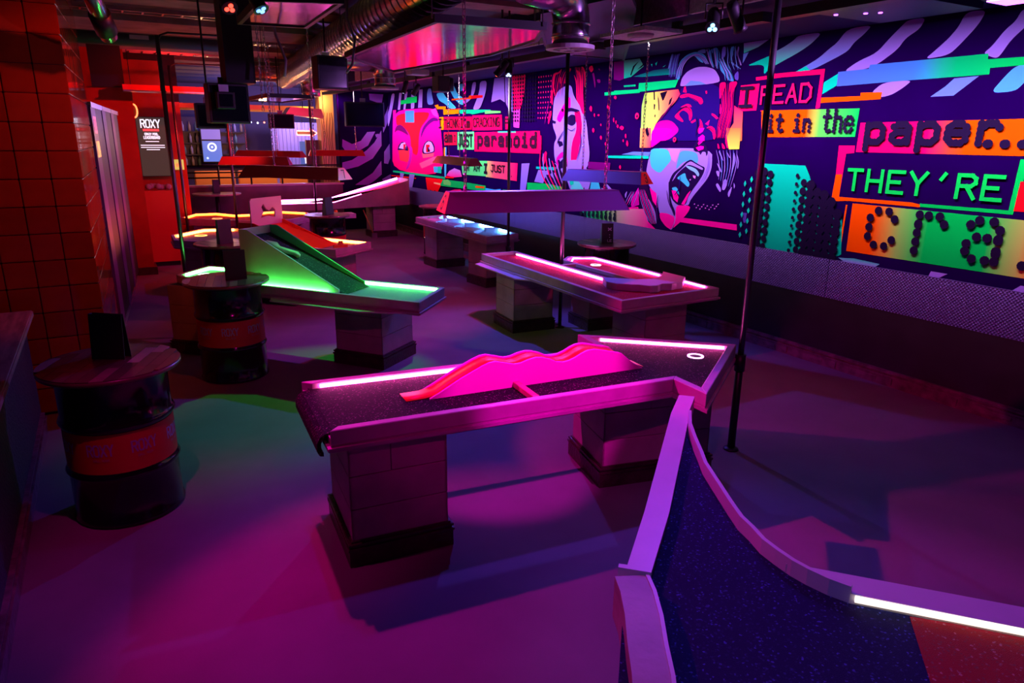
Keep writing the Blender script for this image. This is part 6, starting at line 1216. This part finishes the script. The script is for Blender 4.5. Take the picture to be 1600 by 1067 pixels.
# mirrored ceiling panels
FOIL = mat('rippled_foil', (.88, .84, .88), .10, 1, bump=.08, bscale=3.5)
def raft(label, poly, z, th=.015, m=FOIL, name='ceiling_panel'):
    t = thing(name, label, 'ceiling panel', (poly[0][0], poly[0][1], z), 'panels hung from the ceiling')
    fix(MB().prism(inset(poly, .02), z + .004, z + .03).build('underside', m, t)); inn = inset(poly, .03); n = len(poly)
    for i in range(n): j = (i + 1) % n; fix(MB().prism([poly[i], poly[j], inn[j], inn[i]], z - .006, z + th + .03).build('frame_bar', BLACK, t))
    fix(MB().prism(inset(poly, .031), z + .035, z + th + .03).build('backing', BLACK, t))
    for p in poly[:4]: MB().tube([(p[0] * .98 + .02, p[1], z + th), (p[0] * .98 + .02, p[1], 3.5)], .004, 6).build('hanger', BLACK, t)
raft('large mirrored foil panel reflecting the neon tables, hung from the ceiling', [(2.08, 6.82), (1.94, 4.42), (2.71, 4.32), (2.97, 4.85), (3.14, 5.9), (3.0, 8.04)], 2.85)
raft('mirrored foil panel reflecting magenta at the top left', [(1.02, 6.0), (.98, 4.9), (1.45, 4.7), (1.52, 5.9)], 2.95)
raft('black angular ceiling panel behind the elbow duct', [(3.72, 6.04), (4.30, 6.9), (4.83, 7.47), (5.92, 7.57), (4.8, 6.05), (3.70, 4.62), (3.3, 4.2), (3.2, 5.2)], 3.106, -.001, BLACK, 'ceiling_raft')
raft('small mirrored foil panel far back at the left', [(1.9, 11.2), (1.95, 9.8), (2.55, 9.8), (2.5, 11.4)], 2.62)
t = thing('soffit_disc_lamp', 'pale round flush lamp under the soffit edge', 'lamp', (4.05, 5.0, 2.95)); MB().lathe([(.10, 2.96), (.11, 2.97), (.11, 2.99)], (4.05, 4.98), 24).build('ring', mat('pale_grille'), t); MB().lathe([(.085, 2.955), (.085, 2.962)], (4.05, 4.98), 24).build('cover', mat('opal_cover', (.75, .7, .78), .4), t); MB().box(3.9, 4.3, 4.75, 5.35, 2.99, 3.02).build('tray', FASC, t); MB().tube([(4.05, 4.98, 3.02), (4.05, 4.98, 3.5)], .008, 6).build('rod', BLACK, t)
# black column, screens and speakers
t = thing('black_drop_box', 'tall black box dropping from the ceiling at the upper left', 'ceiling box', (1.14, 6.8, 2.55)); MB().box(1.02, 1.26, 6.75, 7.05, 2.58, 3.5).build('casing', BLACK, t)
SCR = mat('screen_off', (.008, .008, .02), .12)
def monitor(c, w_, h, d, label, rz=0, ceil=3.5, back=True, m=SCR, chains=False):
    t = thing('hanging_screen', label, 'screen', c, 'screens hung from the ceiling'); R_ = Matrix.Rotation(math.radians(rz), 4, 'Z')
    def bx(nm, x0, x1, y0, y1, z0, z1, mm):
        mb = MB().box(x0, x1, y0, y1, z0, z1); mb.v = [tuple((R_ @ Vector(v)) + Vector(c)) for v in mb.v]; return mb.build(nm, mm, t)
    bevel(bx('cabinet', -w_ / 2, w_ / 2, -d / 2, d / 2, -h / 2, h / 2, BLACK), .006); bx('panel', -w_ / 2 + .02, w_ / 2 - .02, -d / 2 - .004, -d / 2, -h / 2 + .02, h / 2 - .02, m)
    bx('bracket', -.04, .04, d / 2, d / 2 + .03, -.06, h / 2 + .06, STEEL); mb = MB().tube([(c[0], c[1] + d / 2 + .02, c[2] + h / 2), (c[0], c[1] + d / 2 + .02, ceil)], .010, 8); mb.build('drop_pole', BLACK, t)
    return t
monitor((1.03, 6.9, 2.41), .34, .33, .16, 'black screen cabinet hanging under the black box', 4, ceil=2.57)
monitor((.99, 6.72, 2.43), .15, .14, .06, 'small dark blue screen mounted in front of the black cabinet', 4, ceil=2.57)
monitor((1.02, 8.0, 2.33), .28, .24, .1, 'dark maroon screen cabinet left of the black one', 2)
monitor((2.24, 7.9, 2.79), .32, .33, .24, 'square black ceiling speaker box beside the large spiral duct')
monitor((3.62, 11.0, 2.47), .60, .36, .12, 'wide black screen hung in front of the striped end wall', -3)
monitor((2.78, 12.95, 2.38), .42, .24, .1, 'dark maroon screen on chains in the middle distance')
t = thing('loudspeaker', 'black round-fronted loudspeaker above the painted eyes', 'loudspeaker', (4.28, 9.5, 2.85)); bevel(MB().box(4.16, 4.34, 9.4, 9.62, 2.75, 2.96).build('cabinet', BLACK, t), .01); MB().tube([(4.34, 9.5, 2.855), (4.42, 9.46, 2.855)], [.10, .085], 20).build('cone', BLACK, t); MB().tube([(4.28, 9.5, 2.96), (4.28, 9.5, 3.5)], .012, 8).build('stem', BLACK, t)
t = thing('white_projector', 'small white ceiling unit beside the loudspeaker', 'ceiling unit', (4.05, 9.7, 2.95)); bevel(MB().box(3.85, 4.12, 9.6, 9.8, 2.97, 3.05).build('casing', mat('pale_grille'), t), .01); MB().tube([(4.0, 9.7, 3.05), (4.0, 9.7, 3.5)], .01, 8).build('stem', BLACK, t)
# hanging cables
CB = mat('grey_cable', (.30, .28, .32), .5)
for k, (pts, lb) in enumerate((([(1.42, 6.4, 3.3), (1.36, 6.4, 3.2), (1.38, 6.4, 2.95), (1.45, 6.4, 2.75), (1.43, 6.4, 2.62)], 'grey flexible cable hanging right of the black box'), ([(2.0, 6.4, 3.3), (1.99, 6.4, 3.12), (2.05, 6.4, 2.95), (2.02, 6.4, 2.75), (1.96, 6.4, 2.68)], 'grey flexible cable looping over the spiral duct'))):
    t = thing('cable', lb, 'cable', pts[0], 'hanging cables'); MB().tube(pts, .012, 8).build('sheath', CB, t)
t = thing('drop_chain', 'long steel chain hanging beside the black box', 'chain', (1.29, 6.7, 2.4)); cm = MB(); chain_mesh(cm, (1.29, 6.7, 2.35), (1.29, 6.7, 3.5)); cm.build('links', CHROME, t)
# ================================================================== LEFT: MACHINES, LEADERBOARD
MACH = mat('black_gloss_cabinet', (.012, .010, .016), .12, coat=.5); MFR = mat('violet_metal_frame', (.16, .04, .27), .4, .2)
p0 = Vector((-.05, 8.48)); p1 = Vector((.27, 12.12)); mu_ = (p1 - p0).normalized(); mn = Vector((-mu_.y, mu_.x)); LM = (p1 - p0).length / 3
for k, lb in enumerate(('tall dark vending machine with glowing vertical lettering, next to the tiled column', 'tall dark vending machine, middle of the three', 'tall dark vending machine, farthest of the three, by the red pier')):
    c = p0 + mu_ * LM * k; t = thing('vending_machine', lb, 'machine', (c.x - .3, c.y + .5, 0), 'dark machines along the left wall')
    MB().obox(c + mu_ * .01, mu_, LM - .02, mn, .75, .06, 2.45).build('cabinet', MACH, t); MB().obox(c + mu_ * .03, mu_, LM - .06, mn, .70, 0, .06).build('kick_plate', STEEL, t)
    MB().obox(c + mu_ * .02 - mn * .02, mu_, .42, mn, .02, .1, 2.42).build('side_frame', MFR, t); MB().obox(c + mu_ * .48 - mn * .015, mu_, LM - .52, mn, .015, .12, 2.40).build('glass_door', mat('black_machine_door', (.008, .007, .01), .45), t)
    MB().obox(c + mu_ * .02 - mn * .03, mu_, LM - .04, mn, .03, 2.40, 2.45).build('top_strip', STEEL, t)
    if k == 0:
        a = c + mu_ * .08 - mn * .024
        f_ = lambda x, zz, kk: (*(a + mu_ * x - mn * kk), zz)
        text_mesh('lettering', glyph_polys('LUMBA', 0, .3, 1.92, 2.06, .02), f_, led('machine_amber_letters', (1, .5, .08), 1.2), t); text_mesh('lettering', glyph_polys('IIIII', .02, .28, 2.16, 2.30, .03), f_, led('machine_pink_letters', (1, .02, .2), .8), t)
t = thing('leaderboard_screen', 'tall lit leaderboard screen headed ROXY on the red wall', 'screen', (.8, 13.6, 1.45)); MB().box(.56, 1.01, 13.52, 13.60, 1.46, 2.42).build('bezel', BLACK, t); sc = MB().box(.575, .995, 13.512, 13.52, 1.47, 2.41).build('display', mat('leaderboard_glow', (.02, .02, .02), .3, emit=(.26, .15, .12), strength=.2), t)
LT = led('screen_white', (.8, .8, 1), 1.3); fs_ = lambda x, zz, kk: (x, 13.511 - kk, zz)
text_mesh('lettering', glyph_polys('ROXY', .64, .92, 2.25, 2.37, .018), fs_, LT, sc); MB().box(.66, .90, 13.509, 13.512, 2.19, 2.225).build('red_underline', led('screen_red', (1, .04, .03), 1.2), sc)
text_mesh('lettering', glyph_polys('CRAZY', .68, .78, 2.13, 2.16, .008) + glyph_polys('POOL', .80, .88, 2.13, 2.16, .008) + glyph_polys('LEADERBOARD', .66, .90, 2.07, 2.11, .008), fs_, LT, sc)
m = MB()
for i, (a, b, zz) in enumerate(((.68, .88, 2.02), (.60, .96, 1.96), (.60, .96, 1.925), (.68, .88, 1.89))): m.box(a, b, 13.509, 13.512, zz, zz + .012)
m.build('score_lines', LT, sc)
t = thing('neon_sign', 'small glowing red oval neon sign beside the leaderboard', 'neon sign', (.56, 13.3, 2.5)); MB().tube([(.56 + .045 * math.cos(a * math.pi / 8), 13.3, 2.50 + .10 * math.sin(a * math.pi / 8)) for a in range(17)], .012, 8).build('tube', led('neon_red', (1, .12, .03), 5), t); MB().tube([(.56, 13.32, 2.6), (.56, 13.32, 3.5)], .006, 6).build('wire', BLACK, t)
t = thing('red_counter', 'low red counter below the leaderboard with grey cloth on top', 'counter', (.75, 13.3, 0)); MB().box(.53, .98, 13.1, 13.6, .08, 1.25).build('body', mat('red_counter_paint', (.62, .05, .02), .35), t); MB().box(.55, .96, 13.14, 13.6, 0, .08).build('kick_plate', BLACK, t)
t = thing('folded_cloth', 'crumpled grey cloth lying on the red counter', 'cloth', (.78, 13.3, 1.25)); m = MB()
for k in range(7): m.sphere((.62 + k * .05, 13.28 + (k % 3) * .03, 1.305 + .012 * math.sin(k)), .05 - .004 * (k % 3), 10, 7)
m.build('cloth', mat('grey_cloth', (.35, .35, .38), .8), t)
t = thing('small_sign', 'small green and orange sign box on the red pier', 'sign', (1.17, 13.9, 1.6)); MB().box(1.10, 1.25, 13.86, 13.95, 1.55, 1.72).build('box', led('green_sign_glow', (.25, .7, .05), .7), t); MB().box(1.12, 1.22, 13.85, 13.86, 1.60, 1.66).build('orange_mark', led('orange_sign_glow', (1, .25, .03), .8), t)
# ================================================================== FAR ROOM BEHIND THE LOW WALL
t = thing('partition_railing', 'dark metal railing along the top of the low partition', 'railing', (3.1, 16.67, 1.10))
for zz in (1.25, 1.36, 1.50): MB().tube([(1.5, 16.67, zz), (4.84, 16.67, zz)], .016, 8).build('rail', BLACK, t)
for k in range(6): MB().tube([(1.5 + k * .668, 16.67, 1.10), (1.5 + k * .668, 16.67, 1.50)], .02, 8).build('post', BLACK, t)
TAN = mat('tan_leather', (.75, .33, .14), .5)
for k in range(4):
    x = 1.9 + k * 1.0; t = thing('booth_bench', ('first', 'second', 'third', 'fourth')[k] + ' tan booth bench from the left behind the railing', 'bench', (x, 18.4, 0), 'tan booth benches')
    bevel(MB().box(x, x + .92, 18.3, 18.75, .12, .55).build('seat', TAN, t), .02, 2); bevel(MB().box(x, x + .92, 18.75, 18.9, .5, 1.30).build('backrest', TAN, t), .02, 2); MB().box(x + .05, x + .87, 18.34, 18.86, 0, .12).build('kick_plate', BLACK, t)
for k in range(3): point((2.4 + k * 1.1, 18.1, 2.1), (1, .42, .15), 34)
t = thing('bottle_shelf', 'dark back bar shelf unit behind the partition at the left', 'shelf', (2.5, 21.5, 0)); MB().box(1.75, 3.6, 21.6, 21.9, 0, 2.6).build('back_panel', mat('dark_blue_panel', (.03, .03, .10), .4), t)
for zz in (1.3, 1.6, 1.9, 2.2): MB().box(1.75, 3.6, 21.3, 21.6, zz, zz + .03).build('shelf', BLACK, t)
BOT = [mat('bottle_%d' % i, c, .15) for i, c in enumerate(((.5, .5, .55), (.5, .4, .2), (.2, .4, .3), (.6, .6, .6)))]
bi = 0
for zz in (1.33, 1.63, 1.93, 2.23):
    for k in range(11):
        x = 1.84 + k * .165
        if 2.36 < x < 3.0 or random.random() < .25: continue
        o = MB().lathe([(.035, 0), (.036, .15), (.015, .2), (.013, .25)], (0, 0), 10).build('bottle', BOT[bi % 4]); o.location = (x, 21.42, zz); tag(o, 'small bottle on the %s shelf of the dark back bar, %s of the blue screen' % ({1.33: 'lowest', 1.63: 'second', 1.93: 'third', 2.23: 'top'}[zz], 'left' if x < 2.6 else 'right'), 'bottle', 'bottles on the back bar'); bi += 1
t = thing('advert_screen', 'bright blue screen with a white ring on the back bar', 'screen', (2.68, 21.2, 1.45)); MB().box(2.40, 2.92, 21.18, 21.28, 1.42, 2.30).build('bezel', BLACK, t); MB().box(2.6, 2.7, 21.28, 21.6, 1.66, 1.72).build('bracket', BLACK, t)
MB().box(2.42, 2.90, 21.172, 21.18, 1.44, 1.98).build('display', mat('blue_display', (.02, .02, .02), .3, emit=(.12, .22, .80), strength=.9), t); MB().box(2.42, 2.90, 21.172, 21.18, 2.02, 2.28).build('display', mat('violet_display', (.02, .02, .02), .3, emit=(.30, .20, .85), strength=.8), t)
m = MB()
for ri, ro in ((0.002, .03), (.075, .12)):
    for k in range(20):
        a, b = k * math.pi / 10, (k + 1) * math.pi / 10; m.add([(2.66 + r * math.cos(q), 21.168, 1.82 + r * math.sin(q)) for r, q in ((ri, a), (ro, a), (ro, b), (ri, b))], [(0, 1, 2, 3)])
m.build('white_ring', led('ring_white', (.6, .8, .9), 1.1), t); MB().sphere((2.52, 21.17, 1.53), .03, 10, 6).build('pale_mark', led('ring_white', (1, 1, 1), 1), t)
# lavender slatted panelling, orange pillar, neon arrow
t = thing('slatted_screen', 'tall pale violet slatted panelling at the back of the far room', 'panelling', (4.8, 21.0, 0)); SL = mat('pale_violet_slat', (.48, .40, .62), .5)
for k in range(16): MB().box(4.2 + k * .105, 4.2 + k * .105 + .095, 21.0, 21.05, 0, 2.5).build('slat', SL, t)
t = thing('orange_pillar', 'square warm-lit orange pillar with a vine pattern at the end of the swirl wall', 'pillar', (4.78, 17.2, 0)); MB().box(4.52, 4.84, 16.95, 17.3, 0, 3.5).build('shaft', mat('cream_pillar', (.75, .48, .28), .6), t)
for k in range(5):
    m = MB(); x = 4.56 + k * .055; m.tube([(x + .02 * math.sin(j * .9 + k), 16.945, 1.1 + j * .12) for j in range(14)], .005, 5); m.build('vine_line', BLACK, t)
t = thing('dark_door_frame', 'dark door frame beside the orange pillar', 'door', (4.35, 17.3, 0)); MB().box(4.22, 4.50, 17.2, 17.3, 0, 2.05).build('leaf', mat('dark_maroon', (.08, .02, .05), .5), t)
t = thing('poster_screen', 'narrow blue lit poster with white writing in the far room', 'screen', (4.6, 19.5, 1.2)); MB().box(4.62, 4.98, 19.5, 19.55, 1.2, 2.0).build('display', mat('poster_glow', (.02, .02, .02), .3, emit=(.10, .16, .62), strength=.7), t); MB().box(4.78, 4.82, 19.55, 19.58, 0, 1.5).build('stand', BLACK, t); text_mesh('lettering', glyph_polys('YX', 4.70, 4.9, 1.45, 1.65, .03), lambda x, zz, kk: (x, 19.498 - kk, zz), led('screen_white', (1, 1, 1), 1), t)
t = thing('neon_arrow', 'glowing red and white neon arrow sign in the far room', 'neon sign', (4.6, 18.6, 2.2)); m = MB(); ar = [(4.35, 2.16), (4.68, 2.16), (4.68, 2.10), (4.86, 2.21), (4.68, 2.32), (4.68, 2.26), (4.35, 2.26), (4.35, 2.16)]; m.tube([(x, 18.6, zz) for x, zz in ar], .016, 8); m.build('tube', led('neon_arrow_red', (1, .08, .12), 6), t); fix(MB().extr([(x, 18.63, zz) for x, zz in ar[:-1]], (0, .03, 0)).build('backing', mat('dark_maroon'), t)); MB().tube([(4.5, 18.64, 2.3), (4.5, 18.64, 3.5)], .006, 6).build('wire', BLACK, t)
t = thing('string_lights', 'string of small blue and white bulbs across the far room', 'string lights', (3.9, 19.2, 2.6)); pts = [(2.9 + k * .16, 19.2, 2.62 - .18 * math.sin(k / 8 * math.pi)) for k in range(9)]; MB().tube([(x, y, zz + .03) for x, y, zz in pts], .005, 5).build('wire', BLACK, t)
for p in (pts[0], pts[-1]): MB().tube([(p[0], p[1], p[2] + .03), (p[0], p[1], 3.5)], .004, 5).build('hanger', BLACK, t)
for k, p in enumerate(pts): MB().sphere(p, .022, 8, 6).build('bulb', led('bulb_%d' % (k % 3), ((.3, .45, 1), (.8, .8, 1), (1, .15, .1))[k % 3], 4), t)
t = thing('gold_ceiling_trim', 'row of gold-lit ceiling fins above the far room', 'ceiling fins', (3, 17.5, 2.7))
for k in range(4): MB().box(1.5, 4.5, 17.4 + k * .5, 17.5 + k * .5, 2.70, 2.80).build('fin', mat('gold_fin', (.75, .45, .12), .35, .6), t)
t = thing('warm_cove_unit', 'angular gold ceiling unit above the pale slats', 'ceiling unit', (3.95, 15.9, 2.55)); fix(MB().extr([(3.5, 15.8, 2.58), (4.30, 15.8, 2.50), (4.25, 15.8, 2.70), (3.6, 15.8, 2.72)], (0, .4, 0)).build('casing', mat('brushed_gold', (.6, .45, .22), .35, .7), t)); MB().tube([(3.9, 16.0, 2.7), (3.9, 16.0, 3.5)], .01, 6).build('rod', BLACK, t)
# lights of the far room
point((3.2, 20.2, 2.6), (.18, .16, 1), 40, .15); point((5.0, 20.0, 2.7), (.50, .34, 1), 130, .15); point((4.5, 16.7, 2.9), (1, .42, .1), 22, .05)
# golf club leaning
t = thing('golf_putter', 'thin golden putter leaning on the pillar of the magenta ramp table', 'putter', (4.85, 14.7, 0)); MB().tube([(4.98, 14.9, .10), (4.78, 14.9, .62)], .012, 8).build('shaft', mat('golden_shaft', (.8, .45, .1), .3, .6), t); MB().box(4.95, 5.06, 14.87, 14.92, .0, .11).build('head', STEEL, t)

# ================================================================== FITTINGS AT THE TOP RIGHT
UVL = led('ultraviolet_lens', (.42, .08, 1), 7)
t = thing('uv_flood', 'glowing violet black-light flood lamp at the top right corner of the mural', 'flood lamp', (5.25, 2.72, 3.02)); bevel(MB().box(5.12, 5.42, 2.58, 2.86, 3.04, 3.12).build('housing', BLACK, t), .01); MB().box(5.15, 5.39, 2.61, 2.83, 3.032, 3.04).build('lens', UVL, t); MB().box(5.22, 5.32, 2.68, 2.76, 3.12, 3.14).build('bracket', BLACK, t)
t = thing('soffit_box', 'dark box under the soffit with three small violet lights', 'ceiling box', (5.1, 3.5, 3.07)); MB().box(4.85, 5.7, 3.15, 3.95, 3.085, 3.139).build('casing', mat('dark_soffit_box', (.02, .012, .05), .5), t)
for x, y in ((5.05, 3.88), (5.18, 3.72), (5.24, 3.64)): MB().lathe([(.014, 3.078), (.016, 3.085)], (x, y), 12).build('pin_light', UVL, t)
for k, (x, y, lb) in enumerate(((3.55, 2.92, 'pale cone lamp at the top edge beside the tall steel pole'), (3.75, 2.72, 'pale cone lamp right of the one beside the tall steel pole'))):
    t = thing('cone_lamp', lb, 'lamp', (x, y, 2.93), 'pale cone lamps'); MB().lathe([(.075, 2.92), (.078, 2.925), (.04, 3.02), (.03, 3.08)], (x, y), 20).build('shade', mat('pale_grille'), t); MB().tube([(x, y, 3.08), (x, y, 3.5)], .008, 6).build('cord', BLACK, t)
